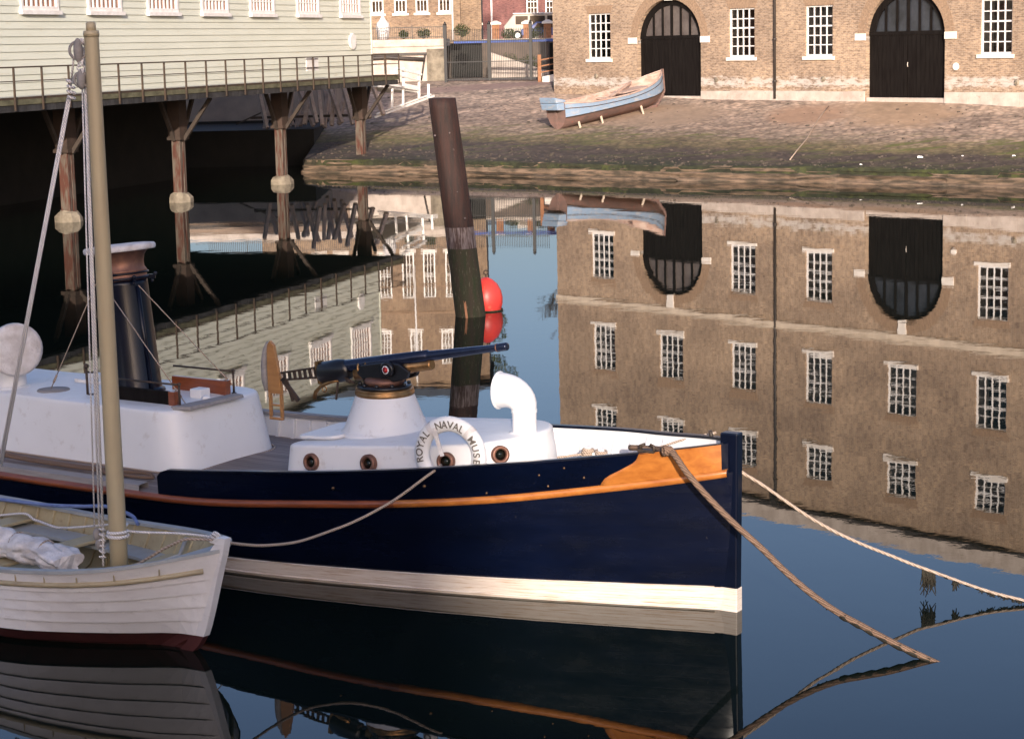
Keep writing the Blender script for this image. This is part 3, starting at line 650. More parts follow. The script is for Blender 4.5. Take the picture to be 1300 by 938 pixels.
# undercroft: near-black backing added to keep it dark, piers with struts on stone feet
mb = MB(); mb.box(5.2, LU, -8.2, -8, -1, 3.88); mb.build('undercroft_dark_backing', M['under_dark'], wh)
for i, u_ in enumerate((.55, 9.0, 17.8, 25.6, 34, 42.5)):
    yb = -1.6; zb = .55 if i == 0 else 0
    mb = MB()
    mb.box(u_-.22, u_-.025, yb-.17, yb+.17, zb-.9, 2.35); mb.box(u_+.025, u_+.22, yb-.17, yb+.17, zb-.9, 2.35); mb.box(u_-.023, u_+.023, yb-.12, yb+.12, zb-.9, 2.35)
    pr = mb.build('pier', M['pier_wood'], wh, bevel=.02)
    mb = MB(); mb.box(u_-.3, u_+.3, yb-.24, yb+.24, 2.36, 3.88); mb.box(u_-.34, u_+.34, yb-.28, yb+.28, 2.30, 2.42); mb.build('pier_cap', M['pier_head'], pr)
    mb = MB()
    for sg in (-1, 1): mb.beam((u_+sg*.3, yb, 2.3), (u_+sg*1.3, yb, 3.86), .13)
    mb.beam((u_, yb+.25, 2.3), (u_, yb+1.4, 3.82), .13)
    mb.build('strut', M['strut_dark'], pr)
    if i:
        mb = MB(); mb.lathe([(.5,-1.2),(.46+.03*math.sin(u_),.16),(.38,.30),(.29,.36)], (u_, yb, 0), n=9, smooth=False); rj = random.Random(i); jt = {}
        for q in mb.v:
            kq = tuple(round(c, 4) for c in q)
            if kq not in jt: jt[kq] = (u_+(q[0]-u_)*rj.uniform(.84,1.12), yb+(q[1]-yb)*rj.uniform(.84,1.12), q[2]+rj.uniform(-.05,.04))
        mb.v = [jt[tuple(round(c, 4) for c in q)] for q in mb.v]; mb.build('stone_foot', M['pier_stone'], pr)
# round badge and notice board on the wall
mb = MB(); mb.lathe([(.36,0),(.36,.06),(.33,.08)], (2.25, WO+.04, 5.78), (0,1,0), 28)
o = mb.build('round_sign', M['ramp_white'], None); o.parent = None
o.matrix_world = Matrix.LocRotScale(Vector((A2[0],A2[1],0)), Euler((0,0,math.atan2(e2.y,e2.x))), None); tag(o, 'round white sign hung on the weatherboards above the walkway railing', 'sign')
mb = MB(); mb.box(8.55, 9.7, -.02, .02, 4.62, 5.14)
o = mb.build('notice_board', M['ramp_white'], None); o.matrix_world = Matrix.LocRotScale(Vector((A2[0],A2[1],0)), Euler((0,0,math.atan2(e2.y,e2.x))), None)
tag(o, 'blank white notice board fixed to the walkway railing', 'notice board')

def at(px, py, Y):     # a point of the depth plane Y seen at that place of the photograph
    d = fw + rt*((px-650)/f_px) - up*((py-424)/f_px); t = Y/d.y
    return Vector((0,0,H)) + d*t
tr = empty('timber_trestle', (-8.5, 96, 0), 0, 'grey timber trestle of crossing raking legs under the far end of the white boathouse', 'trestle')
for k, (xa, ya, xb, yb, Y) in enumerate(((328,122,339,163,95),(345,124,336,166,96),(372,120,366,158,95),(378,120,398,160,96),(393,118,387,158,95),(404,118,409,159,94.6),(417,118,412,162,96.5),(417,117,434,156,95),(440,116,430,158,96),(447,118,459,150,95.5),(384,118,376,166,97),(471,112,487,146,94),(350,118,372,160,97.5),(425,112,421,160,95.3),(398,110,381,160,96.4),(452,112,470,150,95),(433,110,448,158,94.4),(462,112,450,152,96),(360,112,351,163,95.4),(409,112,421,157,97),(390,110,402,156,94.2))):
    mb = MB(); mb.beam(at(xa,ya-9,Y)-Vector((-8.5,96,0)), at(xb,yb,Y-.8)-Vector((-8.5,96,0)), .16, .18); mb.build('leg', M['timber_grey'], tr)
mb = MB(); mb.beam(at(318,150,95)-Vector((-8.5,96,0)), at(470,146,95)-Vector((-8.5,96,0)), .1, .12); mb.beam(at(300,158,96)-Vector((-8.5,96,0)), at(350,135,96)-Vector((-8.5,96,0)), .07); mb.build('brace', M['strut_dark'], tr)
# ------------------------------------------------------------------ white gangway at the end of the walkway
def S_(x, y, lift=0): return Vector((x, y, slip_z(x, y)+lift))
gw = empty('white_gangway', (-5.2, 95, 0), 0, 'white painted timber gangway with handrails at the end of the raised boathouse', 'gangway')
gw0 = Vector((-5.2, 95, 0))
def G(x, y, z): return Vector((x, y, z)) - gw0
mb = MB(); a0, a1 = at(476,149,93), at(551,122,98.5)
mb.beam(a0-gw0, a1-gw0, .07, .09); mb.beam(at(478,145,93)-gw0, at(547,120,98.5)-gw0, .06, .07); mb.build('stringer', M['ramp_white'], gw)
mb = MB()
for px, y0_, y1_, Y in ((498,112,137,94.6),(512,86,134,95.5),(532,92,125,97),(544,107,125,98)):
    mb = MB(); mb.beam(at(px,y0_,Y)-gw0, at(px,y1_,Y)-gw0, .11); mb.build('post', M['ramp_white'], gw)
mb = MB(); mb.beam(at(504,87,94.6)-gw0, at(535,95,97)-gw0, .09); mb.beam(at(504,95,94.6)-gw0, at(534,103,97)-gw0, .07)
mb.beam(at(512,108,95.5)-gw0, at(532,112,97)-gw0, .1, .16); mb.beam(at(492,107,93.6)-gw0, at(531,114,96.9)-gw0, .1, .12)
mb.build('handrail', M['ramp_white'], gw)
mb = MB(); mb.prism([at(484,111,93.5)-gw0, at(531,118,97)-gw0, at(531,118,97)-gw0+Vector((-1.6,1,0)), at(484,111,93.5)-gw0+Vector((-1.6,1,0))],
    [at(484,109,93.5)-gw0, at(531,116,97)-gw0, at(531,116,97)-gw0+Vector((-1.6,1,0)), at(484,109,93.5)-gw0+Vector((-1.6,1,0))]); mb.build('walking_boards', M['ramp_white'], gw)

# ------------------------------------------------------------------ terrace wall, railing, house and yard beyond
tw = empty('terrace_wall', (-9, 117.5, 0), 0, 'pale rendered terrace wall between the white boathouse and the iron gates', 'wall')
mb = MB(); mb.box(-.6, 5.4, 0, .6, 2.0, 5.45); mb.build('wall_face', M['limestone'], tw)
mb = MB(); mb.box(-30, -.602, .02, .6, 2.0, 5.45); mb.build('old_wall_face', M['concrete_grey'], tw)
mb = MB(); mb.box(-30, 5.5, -.1, 12, 5.455, 5.88); mb.build('coping', M['limestone'], tw, bevel=.02)
mb = MB(); mb.box(-30, 4.4, -.14, -.003, 4.95, 5.1); mb.tube([(-12,-.12,4.7),(-4,-.12,4.7),(-.5,-.12,4.78),(2,-.12,4.85),(4.2,-.12,4.68)], .13, 6); mb.tube([(3.9,-.12,3.3),(4.2,-.14,5.0)], .06, 6)  # dark band under the coping, with pipes below it
mb.build('pipe_and_dark_band', M['drain'], tw)
mb = MB(); mb.box(4.3, 5.4, -.3, -.003, 2.0, 5.3); mb.build('buttress', M['pier_stone'], tw, bevel=.05)
rg = empty('terrace_railing', (-9, 117.7, 5.9), 0, 'black iron railing along the top of the terrace wall', 'railing')
mb = MB()
for k in range(-80, 47): mb.beam((k*.115,0,0),(k*.115,0,.72), .022)
mb.beam((-10,0,.68),(5.4,0,.68), .04); mb.beam((-10,0,.1),(5.4,0,.1), .035); mb.build('bars', M['iron_black'], rg)
for k in (-60,-42,-24,-6,12,30,46):
    mb = MB(); mb.beam((k*.115,.02,0),(k*.115,.02,.8), .05); mb.build('post', M['iron_black'], rg)
# brown brick house
gh = empty('brick_house', (-2.78, 124, 0), 0, 'brown brick house with tall white sash windows behind the terrace railing', 'house')
hw = []
for a in (-4.15, -2.8, -1.38): hw.append((a, a+.78, 7.52, 10.45)); 
for a in (-9.8,-8.4,-7.0,-5.6): hw.append((a, a+.78, 7.52, 10.45))
hw2 = [(-3.75,-3.0),( -1.75,-1.0),(-5.7,-4.95),(-7.7,-6.95),(-9.7,-8.95)]
for a, b in hw2: hw.append((a, b, 12.6, 14.7))
poly_wall('wall', rect(-13, -.02, 5.6, 16.2), [rect(*h) for h in hw], .35, M['brick_brown'], gh)
mb = MB(); mb.box(-.02, 1.28, 1.2, 10, 5.6, 16.0); mb.box(-13, -12.7, .36, 10, 5.6, 16.2); mb.box(-12.7,-.02,9.7,10,5.6,16.2); mb.box(-.32,-.022,.36,9.7,5.6,16.2); mb.build('side_wall', M['brick_brown'], gh)
for h in hw:
    sash_window(gh, *h, 3, 4, bar=.045, frame=.09, shutter=False, sillh=.14)
mb = MB()
for k in range(1): mb.box(-13, .05, -.06, -.003, 9.62, 9.74)
mb.box(-13.1, .1, -.1, -.003, 11.3, 11.5); mb.build('string_course', M['brick_arch'], gh)
mb = MB(); mb.tube([(-.5,-.1,5.8),(-.5,-.1,16)], .07, 8); mb.tube([(-3.35,-.1,8.4),(-3.35,-.1,16)], .06, 8); mb.build('drainpipe', M['white_joinery'], gh)
mb = MB(); mb.prism([(-13.4,-.4,16.22),(1.5,-.4,16.22),(1.5,10.4,16.22),(-13.4,10.4,16.22)], [(-11,4,17.6),(-1,4,17.6),(-1,6,17.6),(-11,6,17.6)]); mb.build('roof', M['slate'], gh)
# far red brick terrace
rb = empty('red_brick_building', (-12, 200, 0), 0, 'long red brick building far behind the iron gates', 'building')
rw = [(a, a+1.15, 8.2, 10.9) for a in (3.6,5.4,14.2,16.1,17.9,19.7,21.5)] + [(a, a+1.15, 5.9, 7.3) for a in (14.2,17.9)]
poly_wall('wall', rect(-6, 30, 5.6, 12.0), [rect(*h) for h in rw], .4, M['brick_red'], rb)
for h in rw: sash_window(rb, *h, 3, 4, bar=.06, frame=.12, shutter=False)
mb = MB(); mb.box(-6,-5.6,.41,12,5.6,12); mb.box(29.6,30,.41,12,5.6,12); mb.box(-5.6,29.6,11.6,12,5.6,12); mb.build('side_wall', M['brick_red'], rb)
mb = MB(); mb.tube([(10.65,-.1,5.7),(10.65,-.1,12)], .1, 8); mb.build('drainpipe', M['white_joinery'], rb)
mb = MB(); mb.prism([(-6.4,-.4,12.02),(30.4,-.4,12.02),(30.4,12.4,12.02),(-6.4,12.4,12.02)], [(-4,5,13.2),(28,5,13.2),(28,7,13.2),(-4,7,13.2)]); mb.build('roof', M['slate'], rb)
# yard back wall behind the gates
yw = empty('yard_wall', (-3.6, 126.4, 0), 0, 'shaded stone yard wall behind the black iron gates', 'wall')
mb = MB(); mb.box(-.2, 30, 0, .5, 3, 5.62); mb.build('wall_face', M['yard_stone'], yw)
mb = MB(); mb.box(.1, 2.1, -.6, -.003, 3.4, 5.55); mb.build('dark_doorway', M['under_dark'], yw)
mb = MB(); mb.box(-.2, 30, -.1, .55, 5.625, 5.8); mb.build('coping', M['limestone'], yw)
mb = MB(); mb.prism([(2.6,-3.2,3.41),(6.9,-3.2,3.41),(6.9,-.2,3.41),(2.6,-.2,3.41)], [(2.6,-3.2,5.0),(6.9,-3.2,3.5),(6.9,-.2,3.5),(2.6,-.2,5.0)]); mb.build('ramp', M['limestone'], yw)
mb = MB(); mb.box(6.2, 9.0, -9.5, -6.5, 3.4, 5.5); mb.build('lean_to', M['under_dark'], yw)
# gate pillars with caps along the yard wall
for i, x in enumerate((-1.8, -.62, 1.4, 2.72, 4.0)):
    g = empty('brick_pillar', (x, 127.6, 5.7), 0, ['leftmost brick pillar with a white cap above the iron gates','second brick pillar from the left above the iron gates','brick pillar with white cap in front of the cream van','brick pillar nearest the brick boathouse corner','brick pillar with white cap tucked behind the brick boathouse corner'][i], 'pillar', 'capped brick pillars behind the gates')
    mb = MB(); mb.box(-.24,.24,-.24,.24,0,1.02); mb.build('shaft', M['rust'], g)
    mb = MB(); mb.box(-.36,.36,-.36,.36,1.022,1.14); mb.prism([(-.36,-.36,1.142),(.36,-.36,1.142),(.36,.36,1.142),(-.36,.36,1.142)],[(-.1,-.1,1.27),(.1,-.1,1.27),(.1,.1,1.27),(-.1,.1,1.27)]); mb.build('cap', M['white_stone'], g)
# black iron gates
ig = empty('iron_gates', (-3.55, 115.6, 3.3), R(-8), 'tall black spiked iron gates closing the yard beside the brick boathouse', 'gate')
mb = MB(); L_ = 5.9
for k in range(57):
    x = .1 + k*.104; mb.beam((x,0,.1),(x,0,3.0), .024); mb.lathe([(.025,0),(.001,.13)], (x,0,3.0), n=5)
mb.beam((0,0,2.42),(L_,0,2.42), .06); mb.beam((0,0,.2),(L_,0,.2), .06); mb.beam((0,0,1.2),(L_,0,1.2), .05); mb.build('bars', M['iron_black'], ig)
for x in (.02, 2.62, 5.05):
    mb = MB(); mb.box(x-.09, x+.09, -.09, .09, -.2, 3.35); mb.lathe([(.12,0),(.02,.2)], (x,0,3.35), n=6); mb.build('post', M['iron_black'], ig)
mb = MB(); mb.box(-1.0, .0, -.02, .02, .1, .12)
tp = MB(); tp.box(.3, 7.0, 1.2, 1.35, 2.28, 2.44); o = tp.build('tarpaulin', M['tarp_blue'], None)
o.matrix_world = Matrix.LocRotScale(Vector((-3.55,115.6,3.3)), Euler((0,0,R(-8))), None); tag(o, 'strip of blue tarpaulin stretched behind the top rail of the iron gates', 'tarpaulin')
# brown post and rail steps beside the boathouse corner
st = empty('step_railing', (1.9, 112.6, 3.3), 0, 'rusty post and three rails beside the low white step at the boathouse corner', 'railing')
mb = MB(); mb.box(-.1,.1,-.1,.1,0,1.55); mb.build('post', M['rust'], st)
mb = MB()
for z in (.55,.9,1.25): mb.beam((.1,0,z),(1.6,-.6,z+.25), .07)
mb.build('rail', M['rust'], st)
mb = MB(); mb.prism([(.15,-.3,0),(1.9,-.9,0),(1.9,-.3,0),(.15,.3,0)],[(.15,-.3,.3),(1.9,-.9,.62),(1.9,-.3,.62),(.15,.3,.3)]); mb.build('step', M['white_stone'], st)

def leaves(mb, c, rx, ry, rz, n, s, rnd):
    for _ in range(n):
        while True:
            p = Vector([rnd.uniform(-1,1) for _ in range(3)])
            if .25 < p.length < 1: break
        q = Vector((c[0]+p.x*rx, c[1]+p.y*ry, c[2]+p.z*rz))
        a = Vector([rnd.uniform(-1,1) for _ in range(3)]).normalized()*s; b = a.cross(Vector([rnd.uniform(-1,1) for _ in range(3)])).normalized()*s*.6
        mb.add([q-a, q+b, q+a, q-b], [(0,1,2,3)])
shr = [((-2.6,118.9,5.9), .5,.55,'dark shrub at the corner of the terrace behind the railing'), ((-6.1,118.6,5.9), .3,.35,'small bush behind the middle of the terrace railing'), ((-4.9,118.6,5.9), .45,.4,'round bush behind the right part of the terrace railing'),
       ((.1,125.2,3.4), .9,1.0,'dark ivy mound behind the left leaf of the gates'), ((1.5,125.0,3.4), .8,.9,'tangled ivy mound behind the right leaf of the gates'), ((.2,128.3,5.7), .5,.5,'low shrub between the second and third brick pillars'), ((2.1,128.4,5.7), .5,.55,'low shrub in front of the cream van')]
for i, (p, rr, hh, lb) in enumerate(shr):
    o = empty('shrub', p, 0, lb, 'shrub'); rn = random.Random(40+i)
    mb = MB(); leaves(mb, (0,0,hh*.8), rr, rr*.7, hh*.75, 420, .06, rn); mb.build('foliage', M['leaf'], o, recalc=False)
    mb = MB(); 
    for k in range(5): mb.tube([(0,0,0),(rn.uniform(-.5,.5)*rr,rn.uniform(-.3,.3)*rr,hh)], .015, 5)
    mb.build('stem', M['twig'], o)
# bare tree behind the brick boathouse
bt = empty('bare_tree', (5.2, 141, 5.7), 0, 'bare winter tree standing behind the corner of the brick boathouse', 'tree')
mb = MB(); rn = random.Random(3)
tw_ = MB()
def branch(p, d, l, r, dep):
    q = p + d*l; mid = p.lerp(q,.5)+Vector((rn.uniform(-1,1),rn.uniform(-1,1),0))*l*.06
    (mb if dep < 2 else tw_).tube([p, mid, q], [r, r*.85, r*.65], 6 if dep < 3 else 4, caps=False)
    if dep >= 6: return
    for _ in range(2 if dep < 1 else 3):
        nd = (d + Vector([rn.uniform(-.8,.8), rn.uniform(-.8,.8), rn.uniform(-.15,.5)])).normalized(); branch(q, nd, l*rn.uniform(.6,.82), r*.6, dep+1)
branch(Vector((0,0,0)), Vector((-.05,0,1)), 3.2, .2, 0)
mb.build('trunk', M['twig'], bt); tw_.build('twigs', M['twig'], bt, recalc=False)
# tree behind the brown brick house (seen in the water)
ft = empty('leafy_tree', (-2.5, 150, 5.7), 0, 'dark leafy tree behind the brown brick house', 'tree')
mb = MB(); mb.tube([(0,0,0),(.2,0,5),(0,0,10)], [.3,.22,.1], 8)
for k in range(7): mb.tube([(0,0,5+k*.6),(rn.uniform(-2.5,2),rn.uniform(-2,2),9+k*.7)], [.1,.03], 5)
mb.build('trunk', M['twig'], ft)
mb = MB()
for _ in range(16): leaves(mb, (rn.uniform(-3,2.0), rn.uniform(-2,2), rn.uniform(8,14.5)), 1.1, 1.1, .8, 260, .13, rn)
mb.build('crown', M['leaf'], ft, recalc=False)
# parked van and car
van = empty('parked_van', (2.35, 140, 5.7), 0, 'cream boxy van parked on the upper yard behind the brick pillars', 'van')
mb = MB(); prof = [(-2.2,.45),(2.4,.45),(2.4,1.75),(2.25,1.92),(-1.95,1.92),(-2.2,1.2)]
prof = [(-2.45,.4),(2.3,.4),(2.3,1.15),(2.2,1.82),(-1.75,1.82),(-2.35,1.12),(-2.45,1.0)]
mb.prism([(x,-.85,z) for x,z in prof], [(x,.85,z) for x,z in prof]); vb = mb.build('body', M['van_cream'], van, bevel=.06)
for a, b in ((-1.62,-.75),(-.6,.45),(.62,1.95)):
    mb = MB(); mb.box(a,b,-.865,-.852,1.1,1.68); mb.build('side_window', M['car_glass'], vb)
mb = MB(); mb.box(-1.8,2.25,-.8,.8,1.83,1.9); mb.build('roof', M['white_joinery'], vb, bevel=.03)
for x in (-1.5,1.5):
    for y in (-.8,.8):
        mb = MB(); mb.lathe([(.2,-.1),(.33,-.1),(.35,0),(.33,.1),(.2,.1)], (x,y,.35), (0,1,0), 20); wl_ = mb.build('wheel', M['tyre'], van)
        mb = MB(); mb.lathe([(.19,-.11),(.19,.11)], (x,y,.35), (0,1,0), 16); mb.build('hub', M['ramp_white'], wl_)
car = empty('parked_car', (2.9, 133.5, 5.7), 0, 'small dark blue car parked in front of the cream van', 'car')
prof = [(-1.8,.3),(1.8,.3),(1.85,.7),(1.1,.78),(.7,1.2),(-.8,1.2),(-1.3,.8),(-1.85,.72)]
mb = MB(); mb.prism([(x,-.75,z) for x,z in prof], [(x,.75,z) for x,z in prof]); cb_ = mb.build('body', M['car_blue'], car, bevel=.06)
mb = MB(); mb.prism([(-.95,-.765,.8),(.85,-.765,.8),(.6,-.765,1.12),(-.72,-.765,1.12)],[(-.95,-.752,.8),(.85,-.752,.8),(.6,-.752,1.12),(-.72,-.752,1.12)]); mb.build('side_window', M['car_glass'], cb_)
for x in (-1.15,1.15):
    for y in (-.7,.7): mb = MB(); mb.lathe([(.18,-.09),(.29,-.09),(.3,.09),(.18,.09)], (x,y,.3), (0,1,0), 18); mb.build('wheel', M['tyre'], car)
# white wrapped stand behind the railing
wd = empty('covered_stand', (-7.35, 118.8, 5.9), 0, 'white covered lifebuoy stand behind the terrace railing beside the white boathouse', 'stand')
mb = MB(); mb.lathe([(.28,0),(.36,.25),(.42,.7),(.36,1.0),(.2,1.15),(.1,1.35),(.09,1.7),(.05,1.75)], n=18); mb.build('cover', M['canvas'], wd)
mb = MB(); mb.torus((0,-.42,.55),(0,1,.15),.2,.05,24,8); mb.build('ring', M['ramp_white'], wd)

# unseen block added behind the camera, only to shade the left-hand boats
sh = empty('shade_block', (0, -72, 4), 0, 'unseen brick block added behind the viewer to shade the left-hand boats', 'added shade block')
mb = MB(); mb.box(-75, 1.45, -14, 0, 0, 26.0); mb.build('wall', M['brick_brown'], sh)
mb = MB(); mb.prism([(-75.4,-14.4,26.01),(1.8,-14.4,26.01),(1.8,.4,26.01),(-75.4,.4,26.01)], [(-70,-8,28),(-4,-8,28),(-4,-6,28),(-70,-6,28)]); mb.build('roof', M['slate'], sh)

# ------------------------------------------------------------------ leaning pile and buoy
lp = empty('leaning_pile', (-.86, 40.2, 0), 0, 'thick leaning dark brown timber pile standing in the water', 'pile')
top = Vector((-.47, 0, 4.5)); base = Vector((0, 0, 0)); dirp = (top-base)/4.5
def pile_part(name, z0, z1, m, jag, capt=False):
    n = 28; rows = []; rn = random.Random(9)
    zs = list(np.linspace(z0, z1, 14))
    for z in zs:
        t = (z)/4.5; r = .315 - .035*t; c = dirp*z; row = []
        for k in range(n):
            an = 2*math.pi*k/n; rr = r*(1 + .03*math.sin(3*an+1) + .018*math.sin(7*an+.8*z) - (.06 if k in (4,13,21) else 0))
            row.append((c.x+rr*math.cos(an), c.y+rr*math.sin(an), z))
        rows.append(row)
    mb = MB(); mb.loft(rows, True, True)
    if capt: mb.add(rows[-1], [tuple(range(n))])
    return mb.build(name, m, lp)
pile_part('timber', 1.86, 4.5, M['pile'], 0, True); pile_part('salt_band', 1.42, 1.86, M['pile_salt'], 0); pile_part('weedy_foot', -.8, 1.42, M['pile_weed'], 0)
mb = MB(); mb.beam((-.3,-.05,2.2),(-.03,-.32,-.3), .045, .12); mb.build('iron_strap', M['rust'], lp)
mb = MB()
for x_, z_ in ((-.62,3.75),(-.32,3.8),(-.25,3.45),(-.2,2.6),(-.05,2.05),(-.25,2.1)):
    mb.ball((x_+.0, -.26, z_), .022)
mb.build('bolt_heads', M['pile_salt'], lp)
by = empty('mooring_buoy', (-.525, 41, 0), 0, 'round red mooring buoy floating against the leaning pile', 'buoy')
mb = MB(); mb.lathe([(.001,-.2),(.2,-.16),(.30,-.02),(.34,.14),(.345,.27),(.315,.42),(.24,.56),(.14,.65),(.07,.69),(.05,.70),(.001,.70)], n=32); mb.build('float', M['buoy'], by)
mb = MB(); mb.lathe([(.31,-.03),(.340,.0),(.347,.015),(.347,.028)], n=32, capb=False, capt=False); mb.build('slime_line', M['pile_weed'], by)
mb = MB(); mb.torus((0,0,.80),(0,1,0),.045,.012,18,6); mb.tube([(0,0,.69),(0,0,.76)], .014, 6); mb.build('eye', M['iron_dark'], by)

# ------------------------------------------------------------------ generic hull
def hull_rows(stations, fn): return [[fn(s, k) for k in range(len(stations))] for s in stations]

# ------------------------------------------------------------------ old blue rowing boat on the slip
ob = empty('old_rowing_boat', (2.36, 92.0, 1.46), 0, 'derelict open boat with flaking pale blue paint propped on the slipway', 'boat')
v_ = Vector((7.45-2.0, 97.4-92.0, 2.55-1.56)); OL = v_.length
ob.rotation_euler = Euler((0, -math.asin(v_.z/OL), math.atan2(v_.y, v_.x)), 'XYZ')
bwd = herm([0,.6,1.8,3.4,5.2,6.8,OL-.25,OL], [.62,.82,1.0,1.08,1.0,.62,.2,.03])
shr_ = herm([0,2,4,6,OL], [1.28,1.08,1.05,1.22,1.62])
def osec(x, inner=False):
    b = bwd(x); zt = shr_(x); off = -.03 if inner else 0; e = max(0,(x-6.2)/(OL-6.2)); q = 1-e*.6
    k0 = .0 + .35*e*e
    pts = [(.03, k0), (.35*b*q, k0+.10), (.68*b*q, k0+.28), (.9*b, .56+.1*e), (.97*b, .62+.1*e), (b, zt*.78), (b*1.03, zt)]
    return [(max(.01,y+off), z+(.03 if inner else 0)) for y, z in pts]
oxs = list(np.linspace(0, OL, 26))
def rows_for(i0, i1, inner=False, sgn=1): return [[(x, sgn*osec(x, inner)[i][0], osec(x, inner)[i][1]) for i in range(i0, i1+1)] for x in oxs]
mb = MB(); 
for sg in (1,-1): mb.loft(rows_for(0,3,False,sg)); 
hl = mb.build('bottom', M['old_brown'], ob)
mb = MB()
for sg in (1,-1): mb.loft(rows_for(4,6,False,sg))
mb.build('topsides', M['old_blue'], ob)
mb = MB()
for sg in (1,-1): mb.loft([[(x, sg*(osec(x)[3][0]+.02), osec(x)[3][1]), (x, sg*(osec(x)[3][0]+.035), osec(x)[3][1]+.03), (x, sg*(osec(x)[4][0]+.01), osec(x)[4][1])] for x in oxs])
for sg in (1,-1): mb.tube([(x, sg*(osec(x)[5][0]+.01), osec(x)[5][1]+.03) for x in oxs], .018, 5)
mb.build('rubbing_strake', M['iron_dark'], ob)
mb = MB()
for sg in (1,-1): mb.loft(rows_for(0,6,True,sg))
mb.build('lining', M['old_wood'], ob)
mb = MB()
for sg in (1,-1): mb.tube([(x, sg*(osec(x)[6][0]-.01), osec(x)[6][1]) for x in oxs], .04, 6)
mb.build('gunwale', M['old_wood'], ob)
s0 = osec(0); mb = MB(); pl = [(0,y,z) for y,z in s0]+[(0,-y,z) for y,z in s0[::-1]]; mb.prism([(x-.0,y,z) for x,y,z in pl],[(x+.04,y,z) for x,y,z in pl]); mb.build('transom', M['old_brown'], ob)
mb = MB(); mb.prism([(-.45,-.55,1.32),(.1,-.62,1.32),(.1,.62,1.32),(-.45,.55,1.32)],[(-.5,-.52,1.62),(.1,-.62,1.42),(.1,.62,1.42),(-.5,.52,1.62)]); mb.prism([(-.4,-.52,1.0),(0,-.6,.95),(0,.6,.95),(-.4,.52,1.0)],[(-.45,-.55,1.31),(0,-.62,1.31),(0,.62,1.31),(-.45,.55,1.31)]); mb.build('stern_cap', M['old_blue'], ob, bevel=.04)
mb = MB(); mb.beam((0,0,-.05),(OL-.6,0,-.03),.1,.14); mb.beam((OL-.6,0,0),(OL+.03,0,.6),.1,.12); mb.beam((OL+.03,0,.6),(OL+.05,0,1.68),.1,.12); mb.beam((-.03,0,-.08),(-.03,0,.95),.1,.12); mb.build('keel', M['old_brown'], ob)
mb = MB()
for x in (1.3,2.6,4.0,5.3): b = bwd(x)*.97; mb.box(x-.13,x+.13,-b,b,.82,.86)
for k_ in range(9): xx = .8+k_*.62; mb.tube([(xx, sgn_*osec(xx,True)[i_][0]*.98, osec(xx,True)[i_][1]) for sgn_ in (1,) for i_ in range(0,7)], .02, 5); mb.tube([(xx, -osec(xx,True)[i_][0]*.98, osec(xx,True)[i_][1]) for i_ in range(0,7)], .02, 5)
mb.build('thwart', M['old_wood'], ob)
mb = MB(); mb.box(4.2,6.2,-.55,.35,1.05,1.1); mb.beam((3.0,-.6,1.0),(6.0,.55,1.3),.1); mb.build('loose_plank', M['old_wood'], ob)
for i, (x_, y_) in enumerate(((4.40,93.15),(6.45,95.1),(3.3,92.3))):
    mb = MB(); z_ = slip_z(x_, y_-.45); mb.beam((x_+.1, y_-.55, z_+.01), (x_+.0, y_+.3, z_+.5), .09); 
    p = mb.build('boat_prop', M['string_stone']); 
    tag(p, ['pale wooden prop under the middle of the blue boat','pale wooden prop nearer the bow of the blue boat','pale wooden prop near the stern of the blue boat'][i], 'prop', 'props under the old boat')
# loose stones and weed lumps along the tide line and at the foot of the wall
mb = MB(); rn = random.Random(21)
def pebble(mb, c, s_):
    vs = [(c[0]+s_*rn.uniform(.6,1.2)*math.cos(a)*q, c[1]+s_*rn.uniform(.6,1.1)*math.sin(a)*q, c[2]+h*s_) for h, q in ((-.2,1.0),(.45,.75)) for a in [2*math.pi*k/6 for k in range(6)]]
    mb.add(vs, [tuple(range(6))[::-1], tuple(range(6,12))]+[(k,(k+1)%6,6+(k+1)%6,6+k) for k in range(6)])
for _ in range(1000):
    x = rn.uniform(-8.8, 30); t = rn.choice([rn.uniform(.01,.2), rn.uniform(.01,.1), rn.uniform(.1,.97)]); y = yk(x)+(yu(x)-.5-yk(x))*t
    pebble(mb, (x, y, slip_z(x, y)), rn.choice([.035,.05,.05,.07,.1]))
tag(mb.build('loose_stones', M['loose_stone']), kind='stuff')
# rope trailing down the slip, and scraps of litter on it
mb = MB(); pts = []
for px, py in ((1052,136),(1044,146),(1034,160),(1024,178),(1012,192),(1003,204)):
    lo, hi = 60, 110
    for _ in range(40):
        Y = (lo+hi)/2; q = at(px,py,Y)
        if q.z > slip_z(q.x,q.y): lo = Y
        else: hi = Y
    pts.append((q.x,q.y,slip_z(q.x,q.y)+.035))
mb.tube(pts, .026, 6); tag(mb.build('slip_rope', M['rope']), 'pale rope lying down the cobbled slipway towards the water', 'rope')
for i, (px, py, s_) in enumerate(((1168,201,.075),(1093,210,.035),(1287,199,.045),(1222,199,.03))):
    lo, hi = 60, 110
    for _ in range(40):
        Y = (lo+hi)/2; q = at(px,py,Y)
        if q.z > slip_z(q.x,q.y): lo = Y
        else: hi = Y
    mb = MB(); mb.prism([(-s_*1.6,-s_,0),(s_*1.5,-s_*.8,0),(s_*1.2,s_,0),(-s_,s_*.9,0)],[(-s_*1.3,-s_*.7,s_*.9),(s_*1.2,-s_*.6,s_*.6),(s_,s_*.8,s_*.8),(-s_*.8,s_*.6,s_)])
    o = mb.build('litter', M['ramp_white']); o.location = (q.x,q.y,slip_z(q.x,q.y)+.02)
    tag(o, ['largest white scrap of litter lying on the lower slipway','small pale scrap on the dark wet band of the slipway','pale scrap at the right edge of the slipway','tiny pale scrap on the slipway between the larger scraps'][i], 'litter', 'scraps of litter on the slipway')
